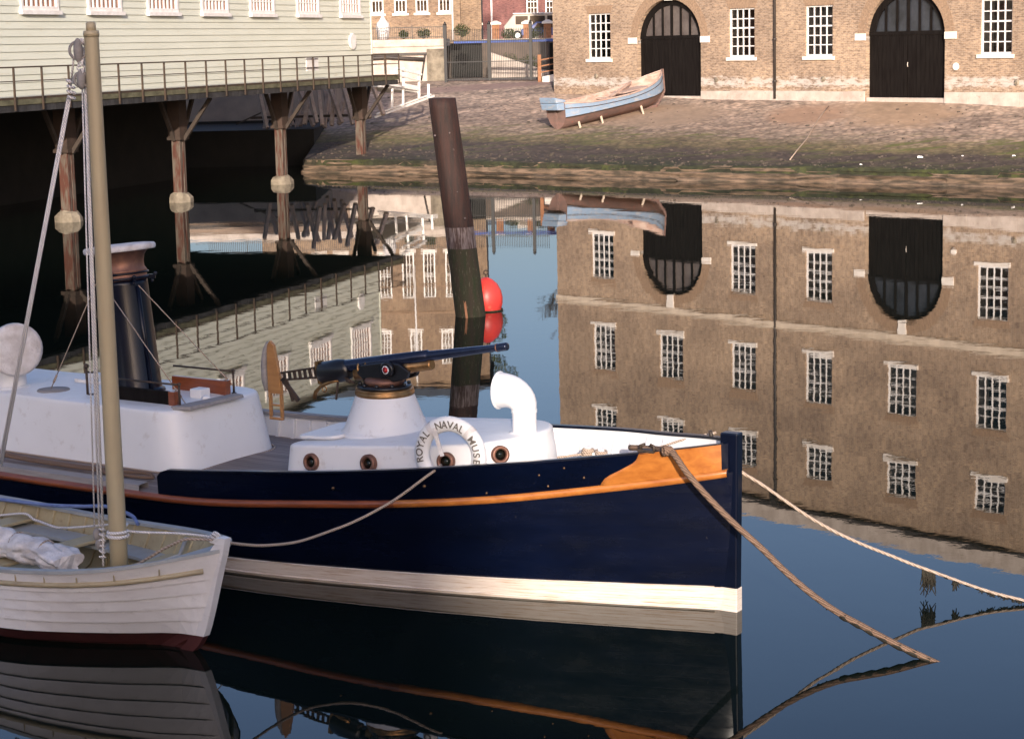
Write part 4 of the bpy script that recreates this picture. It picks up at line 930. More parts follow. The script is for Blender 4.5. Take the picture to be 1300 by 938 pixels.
#PART2
# ------------------------------------------------------------------ steam pinnace
PX, PY, PH = 2.1585, 18.6916, R(33)
pn = empty('steam_pinnace', (PX, PY, 0), -PH, 'dark blue steam pinnace with white casings and varnished bow lying moored across the basin', 'boat')
def PW(s, b, z):    # pinnace station, starboard offset, height -> world
    return Vector((PX - s*math.cos(PH) - b*math.sin(PH), PY + s*math.sin(PH) - b*math.cos(PH), z))
fbw = herm([0,.27,.65,1.35,2.3,3.65,5.35,8,11,14,15.2],[.02,.075,.2,.42,.7,1.02,1.3,1.42,1.32,.9,.4])
fbr = herm([0,.1,1.26,2.4,3.8,6.1,8.6,12,15.2],[.06,.115,.53,.95,1.32,1.54,1.60,1.45,.7])
fbg = herm([0,.1,.5,1.17,1.6,2.35,3,3.8,4.5,6,9,12,15.2],[.06,.13,.36,.65,.85,1.1,1.28,1.44,1.53,1.6,1.63,1.5,.75])
fzr = herm([0,.1,1.26,2.45,3.85,6.1,8.6,12,15.2],[1.41,1.39,1.20,1.045,.93,.79,.80,.86,1.0])
fzg = herm([0,1,2,3,4,5,6.3,9],[1.70,1.58,1.475,1.37,1.28,1.20,1.11,1.08])
fzb = herm([0,2.5,6,10,15.2],[.235,.2,.165,.15,.2])
ST = sorted(set([0,.04,.1,.2,.35] + [round(.5+.25*i,3) for i in range(59)] + [15.2]))
def low(s):    # half section from keel to the rubbing strake
    bw_, br_, zr_, zb_ = fbw(s), fbr(s), fzr(s), fzb(s); tb = zb_/zr_
    bb = bw_ + (br_-bw_)*(1-(1-tb)**1.3)*.6
    pts = [(.03,-.75+.3*min(1,0)), (bw_*.6,-.42), (bw_, 0)]
    return bw_, bb, zb_, br_, zr_
def topside(s, t):  # t 0 at the boot top, 1 at the strake
    bw_, bb, zb_, br_, zr_ = low(s); return bb + (br_-bb)*(t**.95), zb_ + (zr_-zb_)*t
mb = MB()
for sg in (1,-1): mb.loft([[(-s, sg*-topside(s,t)[0], topside(s,t)[1]) for t in np.linspace(0,1,9)] for s in ST])
hull = mb.build('hull', M['navy'], pn)
mb = MB()
for sg in (1,-1): mb.loft([[(-s, sg*-.03, -.7),(-s, sg*-low(s)[0]*.55, -.5),(-s, sg*-low(s)[0]*.93, -.15),(-s, sg*-(low(s)[0]+.012), -.0),(-s, sg*-(low(s)[0]*.5+low(s)[1]*.5+.014), low(s)[2]*.5),(-s, sg*-(low(s)[1]+.012), low(s)[2])] for s in ST])
mb.build('boot_top', M['boot_white'], hull)
mb = MB()
for sg in (1,-1): mb.tube([(-s, sg*-(low(s)[1]+.012), low(s)[2]) for s in ST[3:]], .011, 5); mb.tube([(-s, sg*-(low(s)[0]+.022), .03) for s in ST[3:]], .012, 5)
mb.build('boot_moulding', M['boot_white'], hull)
# bulwarks: starboard stops at s=6.2 with a rounded corner, port runs on
def bulw(s0, s1, sg, off, rnd=True):
    rows = []; ss = [s for s in ST if s0 <= s < s1] + ([s1-.18, s1-.09, s1-.03, s1] if rnd else [s1])
    for s in sorted(set(ss)):
        k = 1.0
        if rnd and s > s1-.18: k = math.sqrt(max(0, 1-((s-(s1-.18))/.18)**2))*.55 + .45*(1 if s < s1 else 0)
        zr_, zg_ = fzr(s), fzg(s); top = zr_+(zg_-zr_)*k
        rows.append([(-s, sg*-((fbr(s)+(fbg(s)-fbr(s))*t*k)-off), zr_+(top-zr_)*t) for t in np.linspace(0,1,5)])
    return rows
mb = MB(); mb.loft(bulw(.04,6.2,1,0)); mb.loft(bulw(.04,9.2,-1,0)); mb.build('bulwark', M['navy'], pn)
mb = MB(); mb.loft(bulw(.12,6.2,1,.05)); mb.loft(bulw(.12,9.2,-1,.05))
for k in range(3, 34):
    s = .25*k+.3; 
    b_ = fbr(s)-.05; bt = fbg(s)-.05
    if s > .8: mb.beam((-s, b_-.02, fzr(s)), (-s, bt-.025, fzg(s)-.04), .05, .04, up=(1,0,0))
mb.build('bulwark_lining', M['boat_white'], pn)
mb = MB()
a_ = [s for s in ST if .1 <= s <= 4.4]
mb.loft([[(-s, fbg(s)+.012, fzg(s)-.01),(-s, fbg(s)+.012, fzg(s)+.018),(-s, fbg(s)-.062, fzg(s)+.018),(-s, fbg(s)-.062, fzg(s)-.01)] for s in a_], False, True)
mb.build('port_cap_rail', M['navy_plain'], pn)
mb = MB(); a_ = [s for s in ST if 4.4 <= s <= 9.2]
mb.loft([[(-s, fbg(s)+.02, fzg(s)-.01),(-s, fbg(s)+.02, fzg(s)+.035),(-s, fbg(s)-.10, fzg(s)+.035),(-s, fbg(s)-.10, fzg(s)-.01)] for s in a_], False, True)
mb.add([(-4.4,fbg(4.4)+.02,fzg(4.4)-.01),(-4.4,fbg(4.4)+.02,fzg(4.4)+.035),(-4.4,fbg(4.4)-.1,fzg(4.4)+.035),(-4.4,fbg(4.4)-.1,fzg(4.4)-.01)],[(0,1,2,3)])
mb.build('grey_cap_rail', M['grey_cap'], pn)
mb = MB(); a_ = [s for s in ST if .1 <= s <= 6.0]
mb.loft([[(-s, -fbg(s)-.012, fzg(s)-.012),(-s, -fbg(s)-.012, fzg(s)+.008),(-s, -fbg(s)+.058, fzg(s)+.008),(-s, -fbg(s)+.058, fzg(s)-.012)] for s in a_], False, True)
mb.build('starboard_cap_rail', M['navy_plain'], pn)
def strake(s0, s1, name, m, r=.042):
    mb = MB(); ss = [s for s in ST if s0 <= s <= s1]
    for sg in (1,-1):
        rows = []
        for s in ss:
            c = fbr(s); z = fzr(s)
            rows.append([(-s, sg*-(c-.01), z-r),(-s, sg*-(c+r*.7), z-r*.85),(-s, sg*-(c+r), z-r*.2),(-s, sg*-(c+r), z+r*.3),(-s, sg*-(c+r*.6), z+r*.9),(-s, sg*-(c-.01), z+r)])
        mb.loft(rows, True)
    return mb.build(name, m, pn)
strake(.04, 3.25, 'rubbing_strake', M['varnish']); strake(3.25, 15.2, 'shade_toned_aft_strake', M['varnish_dark_and_shade'])  # aft length in darker varnish, painting in the shade along the side
# varnished bow panels with their curved after edge
fs0 = herm([0,.25,.5,.75,1],[1.22,1.15,.98,.84,.80])
for sg in (1,-1):
    rows = []
    for v in np.linspace(0,1,10):
        a = .09; b = fs0(v); row = []
        for t in np.linspace(0,1,12):
            s = a+(b-a)*t; z0 = fzr(s)+.04; z1 = fzg(s)-.002; hh = (z0+(z1-z0)*v-fzr(s))/(fzg(s)-fzr(s))
            row.append((-s, sg*-(fbr(s)+(fbg(s)-fbr(s))*hh+.014), z0+(z1-z0)*v))
        rows.append(row)
    mb = MB(); mb.loft(rows, True); mb.loft([[ (x, y-sg*-.016, z) for x,y,z in r] for r in rows], True)
    # edge strip closing the panel's thickness
    mb.loft([[r[-1] for r in rows], [(x, y+sg*.016, z) for x,y,z in [r[-1] for r in rows]]], False)
    mb.build('bow_panel', M['varnish'], pn)
mb = MB(); mb.prism([(-.16,-.05,-.6),(.02,-.05,-.6),(.02,.05,-.6),(-.16,.05,-.6)],[(-.14,-.065,1.79),(.05,-.065,1.79),(.05,.065,1.79),(-.14,.065,1.79)]); mb.build('stem', M['navy_plain'], pn, bevel=.015)
mb = MB(); mb.box(-.2,.034,-.062,.062,-.6,.238); mb.build('stem_foot', M['boot_white'], pn, bevel=.01)
# deck
rows = []
for s in [x for x in ST if x >= .1]:
    b = fbr(s)-.02; rows.append([(-s, b*t, fzr(s)+.035+.07*(1-t*t)) for t in np.linspace(-1,1,9)])
mb = MB(); mb.loft(rows, True); mb.build('deck', M['deck'], pn, recalc=False)
def dk(s, b=0): return fzr(s)+.035+.07*(1-(b/max(.1,fbr(s)-.02))**2)
mb = MB(); ss = [s for s in ST if 6.3 <= s <= 10.5]
mb.loft([[(-s, -fbr(s)+.02, fzr(s)+.03),(-s, -fbr(s)+.03, fzr(s)+.10),(-s, -fbr(s)+.17, fzr(s)+.11),(-s, -fbr(s)+.18, fzr(s)+.04)] for s in ss], False, True)
mb.build('toe_rail', M['grey_cap'], pn)
# forward casing
def outline(pts, n=6, r=.18):
    out = []; m = len(pts)
    for i in range(m):
        p = Vector(pts[i][:2]); a = Vector(pts[i-1][:2]); c = Vector(pts[(i+1)%m][:2]); rr = pts[i][2] if len(pts[i]) > 2 else r
        u = (a-p); v = (c-p); rr = min(rr, u.length*.45, v.length*.45); u = p+u.normalized()*rr; v = p+v.normalized()*rr
        for k in range(n+1):
            t = k/n; out.append(u*(1-t)**2 + p*2*t*(1-t) + v*t*t)
    return out
def casing(name, pts, inset, z0, z1, m, parent, lip=.05):
    o = outline(pts); c = sum(o, Vector((0,0)))/len(o)
    def row(d, zf): 
        r = []
        for p in o:
            q = p - (p-c).normalized()*d; r.append((q.x, q.y, zf(-q.x)))
        return r
    H_ = lambda s, t: z0(s)+(z1(s)-z0(s))*t
    rows = [row(0, lambda s: H_(s,0)), row(inset*.92, lambda s: H_(s,.92)), row(inset, lambda s: H_(s,.965)), row(inset+.018, lambda s: H_(s,.992)), row(inset+.045, lambda s: H_(s,1.0))]
    mb = MB(); mb.loft(rows, True, True)
    q = row(inset+.4, lambda s: H_(s,1.02)); mb.loft([rows[-1], q], True, True); mb.add(q, [tuple(range(len(q)))])
    return mb.build(name, m, parent)
zc1 = lambda s: 1.60-.085*(s-2.2)
fc = casing('forward_casing', [(-5.02,-.93,.22),(-4.0,-.93,.6)] + [(-3.05+.88*math.sin(t), -.88*math.cos(t), .12) for t in [R(10*k) for k in range(0,19)]] + [(-4.0,.93,.6),(-5.02,.93,.22)], .07, lambda s: fzr(s)+.0, zc1, M['boat_white'], pn)
for (s, b, z) in ((4.56,.925,1.225),(3.80,.925,1.285),(2.86,.855,1.385),(2.40,.535,1.44)):
    nrm = (.0,-1,.12) if s > 3.2 else ((.22,-1,.12) if s > 2.6 else (.8,-.62,.12))
    mb = MB(); mb.lathe([(.055,.0),(.058,.022),(.066,.03),(.085,.03),(.094,.02),(.096,-.03)], (-s,-b,z), nrm, 26, capb=False, capt=False); ph = mb.build('porthole', M['copper'], fc)
    mb = MB(); mb.lathe([(.058,.002),(.0001,.004)], (-s,-b,z), nrm, 20); mb.build('porthole_glass', M['glass_dark'], ph)
mb = MB(); o = outline([(-5.0,-.62,.1),(-4.42,-.66,.15),(-4.5,.2,.1),(-5.05,.25,.1)])
mb.prism([(p.x,p.y,zc1(-p.x)+.015) for p in o],[(p.x,p.y,zc1(-p.x)+.055) for p in o]); mb.build('hatch', M['boat_white'], fc, bevel=.012)
GX, GB = 4.20, .06
mb = MB(); zb = zc1(GX)
mb.lathe([(.495,-.06),(.50,.0),(.488,.03),(.468,.04),(.455,.06),(.40,.20),(.322,.41),(.31,.425)], (-GX,-GB,zb), n=48); mb.build('gun_cone', M['boat_white'], fc)
mb = MB(); mb.lathe([(.317,.415),(.325,.43),(.325,.455),(.31,.462),(.318,.475),(.315,.49),(.2,.492)], (-GX,-GB,zb), n=48); mb.build('cone_ring', M['bronze'], fc)
# forward ventilator, cowl turned aft
def cowl(parent, s, b, z0, z1, r, R1, ang, mname='boat_white', cover=False, bend=.22):
    mb = MB(); d = Vector((math.cos(ang), math.sin(ang), 0)); base = Vector((-s,-b,0))
    path = [base+Vector((0,0,z0)), base+Vector((0,0,z0+.02)), base+Vector((0,0,z1-.08)), base+Vector((0,0,z1))]; rad = [r*1.0, r, r, r*1.02]
    for k in range(1, 8):
        t = k/7*R(88); path.append(base + d*(bend*(1-math.cos(t))) + Vector((0,0,z1+bend*math.sin(t)*.85))); rad.append(r*1.02+(R1*.94-r)*(k/7)**.8)
    path.append(path[-1]+d*.07); rad.append(R1)
    mb.tube(path, rad, 28, caps=False)
    # rolled lip and the hollow inside
    mb.torus(path[-1], d, R1, .012, 30, 6)
    mb.tube([p for p in path[6:]][::-1], [x*.93 for x in rad[6:]][::-1], 28, caps=False)
    mb.lathe([(r*1.06,0),(r*1.06,.03)], base+Vector((0,0,z1-.03)), n=28); mb.lathe([(r*1.3,0),(r*1.3,.02),(r*1.05,.03)], base+Vector((0,0,z0)), n=28)
    v = mb.build('ventilator', M[mname], parent, recalc=False)
    if cover:
        mb = MB(); mb.lathe([(R1*1.03,-.09),(R1*1.04,.015),(R1*.9,.04),(R1*.5,.03),(.0001,.045)], path[-1], d, 28); mb.build('ventilator_cover', M['canvas'], v)
    return v
cowl(fc, 2.43, .02, 1.56, 1.82, .128, .19, R(180+8))
# after casing
zc2 = lambda s: 1.565
ac = casing('after_casing', [(-13.2,-.7,.3),(-9.5,-.92,1),(-6.42,-.9,.45),(-6.42,.9,.45),(-9.5,.92,1),(-13.2,.7,.3)], .17, lambda s: fzr(s)+.04, zc2, M['boat_white'], pn)
mb = MB(); o = outline([(-13.22,-.72,.3),(-9.5,-.94,1),(-6.4,-.92,.45),(-6.4,.92,.45),(-9.5,.94,1),(-13.22,.72,.3)]); 
mb.tube([(p.x,p.y,dk(-p.x,.9)+.012) for p in o]+[(o[0].x,o[0].y,dk(6.4,.9))], .011, 5, caps=False); mb.build('casing_beading', M['rope'], ac)
mb = MB(); mb.prism([(-6.62,.3,1.565),(-6.5,.28,1.565),(-6.52,-.62,1.565),(-6.72,-.70,1.565)],[(-6.66,.3,1.605),(-6.52,.28,1.605),(-6.54,-.62,1.605),(-6.76,-.70,1.605)]); mb.build('step_pad', M['grey_cap'], ac, bevel=.008)
for (s0, s1, b, m1, z0, z1) in ((6.93,7.85,.50,'black_door',1.565,1.73),(6.85,7.62,-.30,'varnish_dark_and_shade',1.565,1.74)):
    mb = MB(); mb.box(-s1,-s0,-b-.03,-b+.03,z0,z1); bo = mb.build('companion_board', M[m1], ac, bevel=.006)
    mb = MB(); mb.box(-s0+.002,-s0+.09,-b-.04,-b+.04,z0,z1+.005); mb.build('board_end', M['varnish_dark_and_shade'], bo)
mb = MB(); mb.box(-7.05,-6.88,-.05,.12,1.565,1.68); mb.lathe([(.05,0),(.05,.05),(.03,.06)],(-6.75,-.1,1.57),n=14); mb.build('locker', M['boat_white'], ac, bevel=.012)
for (s0, s1, b) in ((6.72,7.72,.58),(6.78,7.72,-.42)):
    mb = MB(); mb.tube([(-s0,-b,1.56),(-s0,-b,1.84)], .014, 6); mb.lathe([(.03,0),(.03,.015)],(-s0,-b,1.565),n=10); mb.tube([(-s0,-b,1.835),(-s1,-b,1.835)], .012, 6); mb.ball((-s0,-b,1.84),.022); mb.build('handrail', M['iron_dark'], ac)
mb = MB(); mb.tube([(-8.3,-.45,1.56),(-8.3,-.45,1.9)], .016, 6); mb.ball((-8.3,-.45,1.92),.03); mb.tube([(-8.3,-.45,1.85),(-8.15,-.45,1.85)],.012,5); mb.lathe([(.07,0),(.06,.012)],(-8.25,-.42,1.57),n=14); mb.build('stanchion', M['iron_dark'], ac)
mb = MB(); mb.lathe([(.2,0),(.19,.016),(.0001,.018)],(-8.9,-.42,1.575),n=24); mb.build('coal_plate', M['grey_cap'], ac)
mb = MB(); mb.box(-9.1,-8.2,.30,.44,1.57,1.66); mb.box(-9.1,-8.2,.12,.2,1.57,1.62); mb.build('skylight_coaming', M['boat_white'], ac, bevel=.01)
cowl(ac, 9.62, .42, 1.56, 1.84, .185, .31, R(-28), cover=True, bend=.26)
# funnel with its bell top under a canvas cover
FA = Vector((-.10, 0, 1)).normalized(); FC = Vector((-7.93, 0, 1.56))
fn = MB(); fn.lathe([(.34,-.0),(.33,.03),(.305,.04),(.30,.06),(.283,1.30),(.283,1.35)], FC, FA, n=40); fu = fn.build('funnel', M['navy_plain'], pn)
mb = MB(); mb.lathe([(.30,1.35),(.305,1.37),(.285,1.39),(.285,1.44),(.295,1.45),(.285,1.465),(.266,1.50),(.264,1.56),(.28,1.63),(.32,1.685),(.39,1.715),(.41,1.72)], FC, FA, n=44); mb.build('bell_mouth', M['copper'], fu)
mb = MB(); mb.lathe([(.415,1.695),(.425,1.71),(.427,1.745),(.41,1.765),(.3,1.778),(.0001,1.783)], FC, FA, n=44); mb.build('funnel_cover', M['canvas'], fu)
mb = MB(); mb.torus(FC+FA*1.37,FA,.30,.017,40,6); mb.torus(FC+FA*1.43,FA,.30,.012,40,6)
for k in range(6):
    a = k*math.pi/3-.45; d = Vector((math.cos(a),math.sin(a),0)); mb.beam(FC+FA*1.39+d*.26, FC+FA*1.39+d*.385, .03,.05); mb.ball(tuple(FC+FA*1.42+d*.385), .024); mb.ball(tuple(FC+FA*1.34+d*.34), .02)
mb.build('funnel_collar', M['navy_plain'], fu)
mb = MB(); mb.tube([(-7.93+.29,-.06,1.6),FC+FA*1.3+Vector((.27,-.06,0))], .03, 8); mb.build('steam_pipe', M['navy_plain'], fu)
for p, q in (((-8.05,-.33,2.87),(-6.74,-.44,1.57)),((-7.73,-.1,2.87),(-6.78,.42,1.66)),((-8.32,-.2,2.87),(-8.95,-.42,1.58))):
    mb = MB(); mb.tube([p,q], .007, 5); mb.tube([Vector(p).lerp(Vector(q),.86),Vector(p).lerp(Vector(q),.93)], .014, 6); mb.build('funnel_stay', M['rope'], fu)
# foredeck: hatch, bitts with made-up line, fairleads
mb = MB(); mb.box(-1.5,-1.0,-.18,.22,fzr(1.2)+.06,fzr(1.2)+.16); mb.build('fore_hatch', M['varnish_dark_and_shade'], pn, bevel=.01)
bt_ = MB(); zb_ = dk(1.95,.5); bt_.tube([(-1.95,.46,zb_),(-1.95,.46,zb_+.2)], .035, 10); bt_.tube([(-1.78,.44,zb_),(-1.78,.44,zb_+.2)], .035, 10); bt_.tube([(-2.05,.47,zb_+.13),(-1.68,.43,zb_+.13)], .02, 8); bt_.build('bitts', M['boat_white'], pn)
bl = MB(); 
for k in range(7): bl.torus((-1.95,.46,zb_+.05+.02*k),(0.1*math.sin(k),.1*math.cos(k),1),.055+.004*(k%3),.014,18,6); bl.torus((-1.78,.44,zb_+.05+.02*k),(0.1*math.cos(k),.1*math.sin(k),1),.055,.014,18,6)
bl.tube([(-1.8,.40,zb_+.12),(-1.3,.36,zb_+.2),(-.85,.44,1.55),(-.42,.40,1.68)], .013, 6); bl.tube([(-2.0,.44,zb_+.12),(-2.3,.4,zb_+.06),(-2.75,.7,dk(2.75,.7)+.03)], .013, 6)
tag(bl.build('mooring_line_turns', M['rope']), 'line made fast round the bitts on the foredeck of the blue boat', 'rope')
bpy.data.objects['mooring_line_turns'].matrix_world = Matrix.LocRotScale(Vector((PX,PY,0)), Euler((0,0,-PH)), None)
mb = MB(); s = .74; y = -fbg(s)+.03; z = fzg(s)
mb.box(-s-.09,-s+.09,y-.04,y+.04,z+.0,z+.025); mb.tube([(-s-.07,y,z),(-s-.075,y,z+.06),(-s-.03,y,z+.075)], .016, 6); mb.tube([(-s+.07,y,z),(-s+.075,y,z+.06),(-s+.03,y,z+.075)], .016, 6); mb.build('fairlead', M['iron_dark'], pn)
mb = MB(); s = .4; mb.tube([(-s,fbg(s)-.02,fzg(s)-.03),(-s-.02,fbg(s)-.03,fzg(s)+.07)], .02, 6); mb.tube([(-4.9,1.5,1.22),(-4.86,1.46,1.28),(-4.75,1.44,1.25)], .03, 8); mb.build('port_fairlead', M['iron_dark'], pn)
mb = MB()
for s, v in ((2.9,.5),(3.9,.5),(1.7,.25),(1.75,.6),(1.5,.75),(1.35,.4),(2.3,.2)):
    b = fbr(s)+(fbg(s)-fbr(s))*v; mb.ball((-s,-b-.003,fzr(s)+(fzg(s)-fzr(s))*v), .012 if s<2.8 else .018); mb.build('bulwark_bolt', M['brass'], hull); mb = MB()
mb = MB()     # old rope stretched along the side deck
pts = [(-10.5,-1.25,.93),(-9.3,-1.2,.94),(-8.9,-1.28,.96),(-8.4,-1.22,.92),(-7.7,-1.2,.91),(-7.2,-1.18,.91),(-6.75,-1.14,.92),(-6.6,-1.2,.9),(-6.8,-1.26,.9),(-7.3,-1.27,.9)]
hp = [herm([i for i in range(len(pts))],[p[k] for p in pts]) for k in range(3)]
mb.tube([(hp[0](t),hp[1](t),hp[2](t)) for t in np.linspace(0,len(pts)-1,70)], .022, 7); mb.tube([(hp[0](t)+.02,hp[1](t)-.05,hp[2](t)+.0) for t in np.linspace(0,5,50)], .02, 7)
o = mb.build('deck_rope', M['rope_brown']); o.matrix_world = Matrix.LocRotScale(Vector((PX,PY,0)), Euler((0,0,-PH)), None); tag(o, 'brown rope laid along the side deck beside the larger white casing', 'rope')
mb = MB(); zz = zc1(1.9)-.28
for k in range(5): mb.torus((-1.9,-.42,dk(1.9,.42)+.02+k*.03),(.1*math.sin(k*2),.1,1),.1-.006*k,.017,24,6)
o = mb.build('rope_coil', M['rope']); o.matrix_world = Matrix.LocRotScale(Vector((PX,PY,0)), Euler((0,0,-PH)), None); tag(o, 'small coil of pale rope on the foredeck at the foot of the front white casing', 'rope')

# ------------------------------------------------------------------ deck gun
gz = zc1(GX)+.492
gp = PW(GX, GB, gz)
gun = empty('deck_gun', gp, -PH, 'small naval deck gun with wooden shoulder rest mounted on the white cone', 'gun')
ax = Vector((1, 0, .17)).normalized(); az = Vector((-.17, 0, 1)).normalized()
def ga(x, z=0, y=0): return Vector((0,y,.262)) + ax*x + az*z
mb = MB(); mb.lathe([(.29,0),(.30,.012),(.30,.03),(.27,.04)], (0,0,-.0), n=40)
for k in range(10): a = k*math.pi/5; mb.lathe([(.022,.0),(.022,.03),(.012,.035)], (.265*math.cos(a),.265*math.sin(a),.03), n=6)
mb.build('base_flange', M['gun_black'], gun)
mb = MB(); mb.lathe([(.20,.035),(.215,.05),(.22,.075),(.205,.105),(.17,.115)], n=40); mb.build('turning_ring', M['copper'], gun)
mb = MB(); pr = [(-.22,.09),(.22,.09),(.38,.14),(.41,.22),(.28,.29),(.10,.30),(-.24,.24),(-.29,.15)]
for y0, y1 in ((-.115,-.06),(.06,.115)): mb.prism([(x,y0,z) for x,z in pr],[(x,y1,z) for x,z in pr])
mb.box(-.24,.18,-.059,.059,.11,.16); mb.build('carriage', M['gun_black'], gun, bevel=.012)
mb = MB(); mb.lathe([(.085,0),(.085,.05),(.07,.06)], ga(.14,-.06,-.11), (0,-1,0), 22); mb.build('trunnion', M['gun_black'], gun)
mb = MB(); mb.lathe([(.042,.06),(.045,.066),(.038,.07)], ga(.14,-.06,-.11), (0,-1,0), 22); mb.build('trunnion_ring', M['white_joinery'], gun)
mb = MB(); mb.lathe([(.034,.071),(.0001,.073)], ga(.14,-.06,-.11), (0,-1,0), 18); mb.build('trunnion_cap', M['red_paint'], gun)
mb = MB(); mb.lathe([(.066,-.72),(.072,-.6),(.072,-.1),(.068,.6),(.062,.605),(.055,.63),(.038,1.50),(.040,1.505),(.043,1.52),(.043,1.62),(.038,1.63),(.022,1.632)], ga(0,.02), ax, 30); mb.build('barrel', M['gun_steel'], gun)
mb = MB(); mb.lathe([(.044,1.497),(.0445,1.51)], ga(0,.02), ax, 26); mb.build('muzzle_band', M['copper'], gun)
mb = MB(); mb.lathe([(.06,-.40),(.078,-.39),(.078,-.15),(.064,-.14),(.064,.30),(.07,.31),(.07,.36),(.06,.37),(.06,.62),(.05,.64)], ga(0,-.075), ax, 24)
for x0 in (-.3,-.2): mb.torus(ga(x0,-.03), ax, .088, .014, 26, 6)
mb.build('bronze_sleeve', M['bronze'], gun)
mb = MB(); rows = []
for x, r, h in ((-.90,.06,.07),(-.89,.09,.105),(-.86,.105,.125),(-.62,.11,.13),(-.52,.10,.115),(-.46,.075,.09)):
    rows.append([ga(x, -.02 + h*math.sin(t)*(1 if abs(math.sin(t)) < .9 else 1), r*math.cos(t)) for t in [2*math.pi*k/20 for k in range(20)]])
mb.loft(rows, True, True); mb.add(rows[0],[tuple(range(20))]); mb.add(rows[-1],[tuple(range(20))]); mb.build('breech', M['gun_black'], gun)
mb = MB(); mb.prism([tuple(ga(-.92,-.13,y)) for y in (-.05,.05)]+[tuple(ga(-.87,-.15,y)) for y in (.05,-.05)],[tuple(ga(-.92,.11,y)) for y in (-.05,.05)]+[tuple(ga(-.87,.12,y)) for y in (.05,-.05)]); mb.build('breech_plate', M['bronze'], gun)
# perforated stock bar
mb = MB(); z0, z1 = -.045, .035; xa, xb = -1.46, -.96
mb.beam(ga(xa,z1), ga(xb,z1+.01), .03, .022); mb.beam(ga(xa,z0), ga(xb,z0-.02), .03, .022)
for k in range(7): mb.beam(ga(xa+.04+k*.075,z0-.01), ga(xa+.04+k*.075,z1+.01), .024, .03)
mb.beam(ga(-1.46,-.03,0), ga(-1.28,-.30,0), .03,.05); mb.beam(ga(-1.40,-.05,0), ga(-1.36,-.30,0), .02,.03); mb.build('stock_bar', M['iron_dark'], gun)
# shoulder rest: plate, padded crutch and the open frame below
mb = MB(); pr = [(-1.63,-.19),(-1.44,-.19),(-1.46,.0),(-1.50,.2),(-1.53,.36),(-1.585,.41),(-1.625,.36),(-1.635,.1)]
mb.prism([(x,-.022,z) for x,z in pr],[(x,.022,z) for x,z in pr])
mb.box(-1.63,-1.60,-.02,.02,-.46,-.192); mb.box(-1.47,-1.44,-.02,.02,-.46,-.192); mb.box(-1.63,-1.44,-.022,.022,-.492,-.462); mb.box(-1.598,-1.472,-.018,.018,-.335,-.31)
sr = mb.build('shoulder_rest', M['ash'], gun, bevel=.005)
mb = MB(); mb.tube([(-1.66,0,-.17),(-1.685,0,-.05),(-1.69,0,.12),(-1.67,0,.28),(-1.62,0,.385)], [.03,.042,.042,.035,.025], 10); mb.build('shoulder_pad', M['grey_cap'], sr)
mb = MB(); mb.tube([ga(-.62,-.12,-.05),ga(-.75,-.13,-.05),ga(-.88,-.16,-.05),ga(-.97,-.22,-.05),ga(-1.0,-.29,-.05)], [.02,.022,.02,.024,.026], 10); mb.torus(ga(-.84,-.2,-.05),(0,1,0),.03,.007,16,6); mb.build('pistol_grip', M['bronze'], gun)
mb = MB(); mb.beam(ga(-.62,-.1,-.05), ga(-.70,-.33,-.05), .018); mb.beam(ga(-.52,-.1,-.06), ga(-.40,-.17,-.06), .02); mb.tube([ga(-.5,-.13,-.06),ga(-.45,-.15,-.06)],.02,6); mb.build('lever', M['iron_dark'], gun)

# ------------------------------------------------------------------ lifebuoy with its lettering
lbp = PW(2.72, .965, 1.49); lrot = Euler((R(90), 0, R(-24)), 'XYZ')
lb = empty('lifebuoy', lbp, 0, 'white lifebuoy lettered ROYAL NAVAL MUSEUM hanging on the front white casing', 'lifebuoy'); lb.rotation_euler = lrot   # local z points at the viewer
mb = MB(); mb.torus((0,0,0),(0,0,1),.318,.08,64,16); ring = mb.build('ring', M['boat_white'], lb)
# flatten the buoy a little
for v in ring.data.vertices: v.co.z *= .75
for a in (R(128), R(47), R(-52), R(-142)):
    mb = MB()
    d = Vector((math.cos(a),math.sin(a),0)); rows = []
    for q in (-.085,.085):
        dd = Vector((math.cos(a+q),math.sin(a+q),0)); rows.append([tuple(dd*(.318+.083*math.cos(t)) + Vector((0,0,.0625*math.sin(t)))) for t in [2*math.pi*k/14 for k in range(14)]])
    mb.loft(rows, True, True); mb.build('band', M['canvas'], lb)
def word(txt, a0, da, size=.080, rr=.322):
    vs, fs = [], []
    wd_ = {'M':1.22,'N':1.05,'O':1.08,'A':1.0,'L':.84,'E':.9,'S':.92,'R':1.0}; run = 0
    for i, ch in enumerate(txt):
        if i: run += .5*(wd_.get(ch,1)+wd_.get(txt[i-1],1))
        cu = bpy.data.curves.new('t', 'FONT'); cu.body = ch; cu.size = size*1.32; cu.align_x = 'CENTER'; cu.offset = .0016; cu.extrude = .0008
        tmp = bpy.data.objects.new('t', cu); C.objects.link(tmp); dg = bpy.context.evaluated_depsgraph_get()
        me = bpy.data.meshes.new_from_object(tmp.evaluated_get(dg)); bpy.data.objects.remove(tmp)
        a = a0 + da*run; n0 = len(vs)
        for v in me.vertices:
            x, y = v.co.x, v.co.y - size*.46
            an = a - x/rr*1.0; rad = rr + y
            z = .75*math.sqrt(max(0, .08**2 - min(.07,abs(y))**2)) + .009 + v.co.z
            vs.append((rad*math.cos(an), rad*math.sin(an), z))
        fs += [tuple(k+n0 for k in p.vertices) for p in me.polygons]; bpy.data.meshes.remove(me)
    mb = MB(); mb.add(vs, fs); return mb.build('lettering', M['letters'], lb, recalc=False)
word('ROYAL', R(190), R(-13)); word('NAVAL', R(108), R(-12)); word('MUSEUM', R(33), R(-13.6))
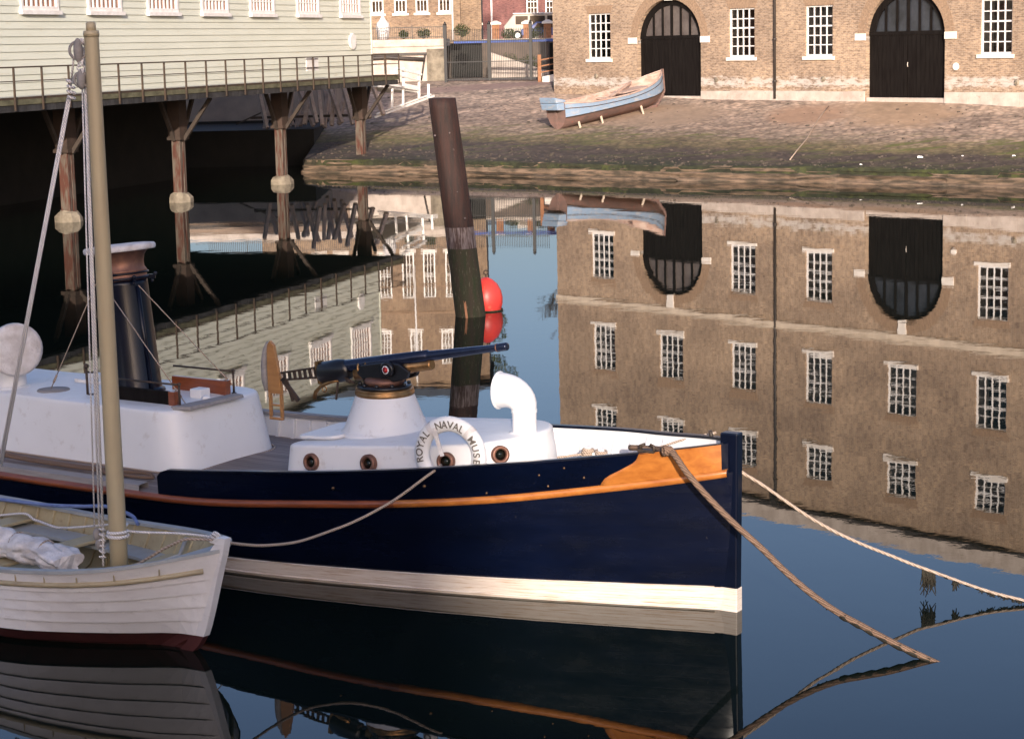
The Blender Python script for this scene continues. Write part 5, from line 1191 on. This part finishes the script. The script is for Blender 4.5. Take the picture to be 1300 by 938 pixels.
mb = MB(); mb.prism([(-.17,.27,.06),(-.13,.29,.06),(-.04,.0,.06),(-.08,-.01,.06)],[(-.17,.27,.075),(-.13,.29,.075),(-.04,.0,.075),(-.08,-.01,.075)]); mb.build('canvas_strap', M['canvas'], lb)
mb = MB(); mb.tube([(.24,-.17,.0),(.25,-.2,.06),(.30,-.24,.08),(.33,-.28,.0)], .008, 6); mb.build('grab_line', M['rope'], lb)

# ------------------------------------------------------------------ white clinker dinghy
DX, DY, DZ, DA = -2.948, 17.705, .17, R(38)
dg_ = empty('sailing_dinghy', (DX, DY, DZ), -DA, 'white clinker sailing dinghy with a buff mast moored in front of the blue boat', 'boat')
stemx = herm([-.4,-.15,0,.3,.6,.85,.98],[.45,.12,.0,-.12,-.22,-.31,-.345])
bgn = herm([0,.12,.4,.85,1.35,2.1,3.5,5,6.2],[.03,.17,.50,.78,.94,1.04,1.07,.96,.70])
bwl = herm([0,.25,.6,1.05,1.8,3.3,5,6.2],[.02,.07,.30,.58,.90,1.02,.80,.4])
dzg = herm([-.4,0,.5,1,2,3,4.5,6.2],[.875,.80,.715,.66,.59,.565,.58,.66])
dxs = [0,.03,.08,.15,.25,.4,.6,.8] + [round(1.05+.25*i,3) for i in range(21)]
def dp(d, v, off=0):       # v: 0 waterline .. 1 gunwale, below 0 under water
    z0 = v*dzg(d-.3); xs_ = stemx(z0); s = xs_+d; zt = dzg(s); z = v*zt if v >= 0 else v*.45
    if v >= 0: b = bwl(d)+(bgn(d)-bwl(d))*(v**.9)
    else: b = bwl(d)*max(.04,math.sqrt(max(.0016,1-min(1,-v)**1.2)))
    return s, max(.012, b+off), z
lev = [-1,-.6,-.3,0.0,.19,.37,.54,.70,.80]
mb = MB(); mr = MB()
for sg in (1,-1):
    for i in range(len(lev)-1):
        tgt = mr if lev[i+1] <= 0.01 else mb
        rows = [[(-dp(d,lev[i],.021 if d>.05 else 0)[0], sg*-dp(d,lev[i],.021 if d>.05 else 0)[1], dp(d,lev[i])[2]), (-dp(d,lev[i+1])[0], sg*-dp(d,lev[i+1])[1], dp(d,lev[i+1])[2])] for d in dxs]
        if i: rows = [[(-dp(d,lev[i])[0], sg*-(dp(d,lev[i])[1]-.0), dp(d,lev[i])[2])]+r for d, r in zip(dxs, rows)]
        tgt.loft(rows, False)
    rows = [[(-dp(d,.80,.0)[0], sg*-dp(d,.80)[1], dp(d,.80)[2]),(-dp(d,.80,.0)[0], sg*-dp(d,.80,.008)[1], dp(d,.80)[2]),(-dp(d,1.0,.0)[0], sg*-dp(d,1,.008)[1], dp(d,1)[2])] for d in dxs]
    mb.loft(rows, False)
dh = mb.build('hull', M['dinghy_white'], dg_)
for p in dh.data.polygons: p.use_smooth = False
mr.build('bottom', M['antifoul'], dg_)
mb = MB()
for sg in (1,-1):
    mb.loft([[(-dp(d,v,-.03)[0]-.02, sg*-dp(d,v,-.03)[1], dp(d,v)[2]+.02) for v in (-.5,-.2,0,.25,.5,.75,.98)] for d in dxs], True)
mb.build('lining', M['dinghy_in'], dg_)
mb = MB()
for k in range(20):
    d = .45+.26*k
    for sg in (1,-1): mb.tube([(-dp(d,v)[0], sg*-dp(d,v,-.04)[1], dp(d,v)[2]+.01) for v in (-.2,.1,.4,.7,.96)], .014, 5)
mb.build('rib', M['dinghy_in'], dg_)
mb = MB()
for sg in (1,-1): mb.tube([(-dp(d,.81)[0], sg*-dp(d,.81,.02)[1], dp(d,.81)[2]) for d in dxs[2:]], .026, 8)
mb.build('rubbing_band', M['buff'], dg_)
mb = MB()
for sg in (1,-1): mb.loft([[(-dp(d,1)[0], sg*-dp(d,1,.018)[1], dp(d,1)[2]-.012),(-dp(d,1)[0], sg*-dp(d,1,.018)[1], dp(d,1)[2]+.02),(-dp(d,1)[0], sg*-max(.004,dp(d,1,-.07)[1]), dp(d,1)[2]+.02),(-dp(d,1)[0], sg*-max(.004,dp(d,1,-.07)[1]), dp(d,1)[2]-.012)] for d in dxs], False, True)
mb.build('gunwale', M['dinghy_grey'], dg_)
mb = MB()
for k in range(16):
    d = .35+.33*k; s, b, z = dp(d,.9); mb.box(-s-.006,-s+.006,-b-.014,-b-.004,z-.045,z+.05); mb.box(-s-.006,-s+.006,b+.004,b+.014,z-.045,z+.05)
mb.build('cleats', M['buff'], dg_)
mb = MB(); zz = [.0,.1,.3,.5,.7,.84,.93,.985]
for a, bq in zip(zz[:-1], zz[1:]):
    w0 = .055; mb.prism([(-stemx(a)-.13,-w0,a),(-stemx(a)+.035,-w0*.7,a),(-stemx(a)+.035,w0*.7,a),(-stemx(a)-.13,w0,a)],[(-stemx(bq)-(.13 if bq<.9 else .07),-w0,bq),(-stemx(bq)+.035,-w0*.7,bq),(-stemx(bq)+.035,w0*.7,bq),(-stemx(bq)-(.13 if bq<.9 else .07),w0,bq)])
mb.build('stem', M['dinghy_white'], dg_)
mb = MB()
for a, bq in ((-.5,-.3),(-.3,-.1),(-.1,-.003)): mb.prism([(-stemx(a)-.13,-.05,a),(-stemx(a)+.03,-.035,a),(-stemx(a)+.03,.035,a),(-stemx(a)-.13,.05,a)],[(-stemx(bq)-.13,-.05,bq),(-stemx(bq)+.03,-.035,bq),(-stemx(bq)+.03,.035,bq),(-stemx(bq)-.13,.05,bq)])
mb.build('forefoot', M['antifoul'], dg_)
mb = MB(); s = .1; mb.prism([(-.0,-.26,.77),(.22,-.05,.80),(.22,.05,.80),(0,.26,.77),(-.14,.30,.75),(-.14,-.30,.75)],[(-.0,-.26,.80),(.22,-.05,.83),(.22,.05,.83),(0,.26,.80),(-.14,.30,.78),(-.14,-.30,.78)]); mb.build('breasthook', M['dinghy_grey'], dg_, bevel=.01)
mb = MB()
for s, wd in ((1.15,.26),(2.45,.24),(3.8,.26),(4.9,.3)):
    b = dp(s+.25-wd/2,.66)[1]-.07; mb.box(-s-wd/2,-s+wd/2,-b,b,.40,.435)
mb.build('thwart', M['dinghy_in'], dg_, bevel=.008)
mb = MB()
for sg in (1,-1): mb.loft([[(-s, sg*-(dp(s+.25,.6)[1]-.05), .36),(-s, sg*-(dp(s+.25,.6)[1]-.33), .36),(-s, sg*-(dp(s+.25,.6)[1]-.33), .33),(-s, sg*-(dp(s+.25,.6)[1]-.05),.33)] for s in np.linspace(1.4,5.4,16)], False, True)
mb.build('side_bench', M['dinghy_grey'], dg_)
mb = MB(); mb.loft([[(-s,-min(.7,dp(s+.1,-.1)[1]*.75),.06),(-s,min(.7,dp(s+.1,-.1)[1]*.75),.06)] for s in np.linspace(.6,5.4,18)], False); mb.build('floor_boards', M['dinghy_in'], dg_)
for sg in (1,-1):
    mb = MB(); mb.tube([(-1.1,sg*(dp(1.35,.7)[1]-.05),.6),(-1.05,sg*(dp(1.35,.7)[1]-.2),.46),(-1.1,sg*(dp(1.35,.7)[1]-.4),.43)], .022, 6); mb.build('knee', M['dinghy_grey'], dg_)
# mast
MX = -1.15
mb = MB(); mb.lathe([(.084,.05),(.086,1.0),(.082,2.5),(.074,4.2),(.068,5.55),(.066,5.60)], (MX,0,0), n=24); ms = mb.build('mast', M['buff'], dg_)
mb = MB(); mb.lathe([(.048,5.60),(.046,5.69),(.03,5.70)], (MX,0,0), n=18); mb.lathe([(.072,5.56),(.075,5.59),(.07,5.62)],(MX,0,0),n=20); mb.build('mast_head', M['buff'], ms)
mb = MB(); mb.torus((MX,0,.80),(.05,.02,1),.095,.018,28,8); mb.torus((MX,0,.835),(-.05,.04,1),.093,.016,28,8); mb.build('mast_lashing', M['rope_white'], ms)
tg = Vector((-.78,-.62,0))   # towards the left of the picture, along the boat's view
Lft = Vector((-.788,-.616,0))
for (dz_, off_, rr_) in ((5.44,.13,.085),(5.17,.115,.07)):
    c = Vector((MX,0,dz_)) + Lft*off_; mb = MB(); mb.ball(tuple(c), .045, .045, rr_*1.35, 14, 10); mb.torus(tuple(c), (.62,-.78,0), rr_*.95, .014, 22, 6); mb.build('block', M['grey_cap'], ms)
mb = MB(); mb.tube([Vector((MX,0,5.56))+Lft*.06, Vector((MX,0,5.59))+Lft*.02], .02, 6); mb.tube([Vector((MX,0,5.55))+Lft*.10, Vector((MX,0,5.50))+Lft*.06],.015,6)
for k in range(4): mb.torus(tuple(Vector((MX,0,5.24+.04*k))+Lft*.115),(.62*(k%2),-.78,.3),.03,.009,12,5)
mb.build('shackle_chain', M['rope_white'], ms)
def dl(px, py, b):       # dinghy-local point on the plane at offset b that falls at that place of the photograph
    d = fw + rt*((px-650)/f_px) - up*((py-424)/f_px); o = Vector((DX,DY,DZ)); h = Vector((math.cos(DA),-math.sin(DA),0)); n = Vector((math.sin(DA),math.cos(DA),0))
    t = ((o - Vector((0,0,H))).dot(n) + b)/d.dot(n); q = Vector((0,0,H)) + d*t - o; return Vector((q.dot(h), b, q.z))
mb = MB(); P0 = Vector((MX,0,5.40))+Lft*.17; P1 = dl(90,108,0); mb.tube([P0,P1], .010, 6)
for k in range(4): mb.torus(tuple(P1+Vector((0,0,.03-.05*k))),(.3,.2,1),.035-.004*(k%2),.014,16,6)
P2 = dl(88,125,0); P3 = dl(0,592,0); mb.tube([P2+Vector((.012,0,0)),P3+Vector((.018,0,0))], .0125, 6); mb.tube([P2-Vector((.02,0,0)),P3-Vector((.02,0,0))], .0125, 6); mb.build('halyard', M['rope_white'], dg_)
mb = MB()
for (x0,y0,x1,y1,r_) in ((104,96,120,668,.008),(106,60,126,668,.011),(108,96,131,676,.014)):
    mb.tube([dl(x0,y0,.0),dl(x1,y1,-.02)], r_, 6)
mb.tube([dl(131,676,-.02),dl(131,718,-.04)], .012, 6)
for k in range(6): mb.torus(tuple(dl(130,672+k*7,-.03)),(.3*math.sin(k*2),.4,1),.028,.010,14,6)
mb.build('running_rigging', M['rope_white'], dg_)
mb = MB(); mb.ball(tuple(dl(123,678,-.04)), .04,.04,.065,12,8); mb.ball(tuple(dl(126,690,-.04)), .04,.04,.05,12,8); mb.build('lower_block', M['grey_cap'], dg_)
# rope along the far gunwale, blue line and painter
mb = MB()
def drape_line(pts, r, mbx, n=60):
    hp = [herm(list(range(len(pts))),[p[k] for p in pts]) for k in range(3)]; mbx.tube([(hp[0](t),hp[1](t),hp[2](t)) for t in np.linspace(0,len(pts)-1,n)], r, 6)
drape_line([dl(-20,656,.85),dl(32,652,.86),dl(45,660,.85),dl(70,669,.7),(-1.35,.30,.82),(-1.22,.08,.82),(-.98,.12,.83),(-.7,.45,.78),(-.45,.55,.76),(-.35,.5,.74)], .013, mb)
for k in range(4): mb.torus((-.36+.02*k,.52,.755+.012*k),(.3,.5*k,1),.06,.013,18,6)
mb.build('gunwale_line', M['rope_white'], dg_)
mb = MB(); drape_line([(-4.2,.80,.62),(-3.4,.90,.63),(-2.9,.98,.66),(-2.5,1.02,.70),(-2.1,1.0,.66),(-1.95,.95,.6)], .02, mb); o = mb.build('blue_rope', M['rope_blue'])
o.matrix_world = Matrix.LocRotScale(Vector((DX,DY,DZ)), Euler((0,0,-DA)), None); tag(o, 'blue rope draped over the far gunwale of the white dinghy', 'rope')
# furled sail stowed on the thwarts
mb = MB(); rn = random.Random(5); rows = []
from mathutils import noise as mn
for i in range(150):
    t = i/149; x = -1.55-3.0*t; base_ = .15+.06*math.sin(t*9)
    pinch = min(1,.35+.65*abs(math.sin(t*math.pi*6.5+.4)))*min(1,.35+6*t); row = []
    for k in range(48):
        a = 2*math.pi*k/48; fold = abs(mn.noise(Vector((t*7, math.cos(a)*1.3, math.sin(a)*1.3))))*.085 + abs(mn.noise(Vector((t*26+3, math.cos(a)*3.2, math.sin(a)*3.2))))*.035
        rr = (.135 + .02*math.sin(3*a+t*9) + fold)*(.72+.28*pinch)
        row.append((x+.01*math.sin(5*a), -.28+rr*1.25*math.cos(a)+.05*math.sin(t*7), .52+.05*math.sin(t*5)+rr*.8*math.sin(a)))
    rows.append(row)
mb.loft(rows, True, True); mb.add(rows[0],[tuple(range(48))]); mb.add(rows[-1],[tuple(range(48))])
o = mb.build('furled_sail', M['canvas']); o.matrix_world = Matrix.LocRotScale(Vector((DX,DY,DZ)), Euler((0,0,-DA)), None); tag(o, 'rolled white sail lying on the thwarts inside the white dinghy', 'sail')
mb = MB()
for t in (.13,.28,.44,.6,.75): mb.torus((-1.55-3*t,-.28+.05*math.sin(t*7),.52+.05*math.sin(t*5)),(1,.1,0),.135,.009,24,5)
tl = mb.build('sail_tie', M['rope'], o)

# ------------------------------------------------------------------ mooring ropes
def seen_rope(name, pts, r, m, label, n=70, mod=None):
    P = [at(*p) for p in pts]; acc = [0]
    for a, b in zip(P[:-1], P[1:]): acc.append(acc[-1]+(b-a).length)
    hp = [herm(acc,[p[k] for p in P]) for k in range(3)]; mb = MB(); ts = np.linspace(0,acc[-1],n)
    mb.tube([(hp[0](t),hp[1](t),hp[2](t)) for t in ts], r if not mod else [mod(t/acc[-1]) for t in ts], 8)
    o = mb.build(name, m); tag(o, label, 'rope'); return o, hp, acc[-1]
seen_rope('mooring_rope', [(168,720,18.15),(190,707,17.95),(215,693,17.8),(240,684,17.72),(270,685,17.7),(300,690,17.9),(340,692,18.2),(380,687,18.5),(430,670,18.8),(490,641,19.0),(548,600,19.15),(560,590,19.3)], .0145, M['rope'], 'pale rope slung from the white dinghy\'s bow up to the side of the blue boat')
o2, hp2, L2 = seen_rope('mooring_rope', [(800,568,19.1),(835,570,18.75),(852,574,18.42),(872,600,18.25),(900,632,18.15),(936,668,18.0),(966,695,17.9),(999,727,17.75),(1032,755,17.6),(1065,778,17.45),(1098,796,17.3),(1131,814,17.15),(1184,839,17.0),(1215,853,16.9)], .030, M['rope_brown'], 'thick brown mooring rope running from the varnished bow down into the water', 90)
mb = MB(); c = at(850,572,18.45)
for k in range(5): mb.torus(c+Vector((0.02*k-.05,0,.0)),(1,.3,.2*k),.04,.016,18,6)
mb.build('turns', M['rope_brown'], o2)
mb = MB(); rn = random.Random(8)
def weed(mb, hp, L, t0, t1, n, ln):
    for _ in range(n):
        t = rn.uniform(t0,t1)*L; p = Vector((hp[0](t),hp[1](t),hp[2](t))); pts = [p]
        l = ln*rn.uniform(.3,1)
        for k in range(1,4): pts.append(p+Vector((rn.uniform(-.012,.012)*k,rn.uniform(-.01,.01)*k,-l*k/3)))
        if pts[-1].z > .004: mb.tube(pts, [.010,.009,.007,.004], 4)
weed(mb, hp2, L2, .66, .95, 60, .035); mb.tube([(hp2[0](t)+.006,hp2[1](t),hp2[2](t)-.01) for t in np.linspace(L2*.72,L2*.98,24)], [.033+.006*math.sin(i*2.1) for i in range(24)], 7)
mb.build('rope_weed', M['weed'], o2)
o3, hp3, L3 = seen_rope('mooring_rope', [(905,566,18.95),(925,585,18.88),(943,600,18.85),(966,614,18.86),(999,637,18.9),(1032,659,18.93),(1065,677,18.95),(1098,692,18.97),(1131,705,18.98),(1164,718,18.98),(1197,730,18.92),(1230,742,18.85),(1264,753,18.77),(1300,762,18.68),(1345,776,18.55)], .0165, M['rope'], 'thinner pale mooring rope with hanging weed running right from behind the stem', 90)
mb = MB(); weed(mb, hp3, L3, .80, 1.0, 110, .05); weed(mb, hp3, L3, .645, .678, 40, .30); weed(mb, hp3, L3, .655, .675, 50, .16); weed(mb, hp3, L3, .725, .74, 14, .12)
mb.tube([(hp3[0](t)+.004,hp3[1](t),hp3[2](t)-.008) for t in np.linspace(L3*.70,L3*.995,40)], [.014+.006*math.sin(i*1.7) for i in range(40)], 7)
mb.build('rope_weed', M['weed'], o3)
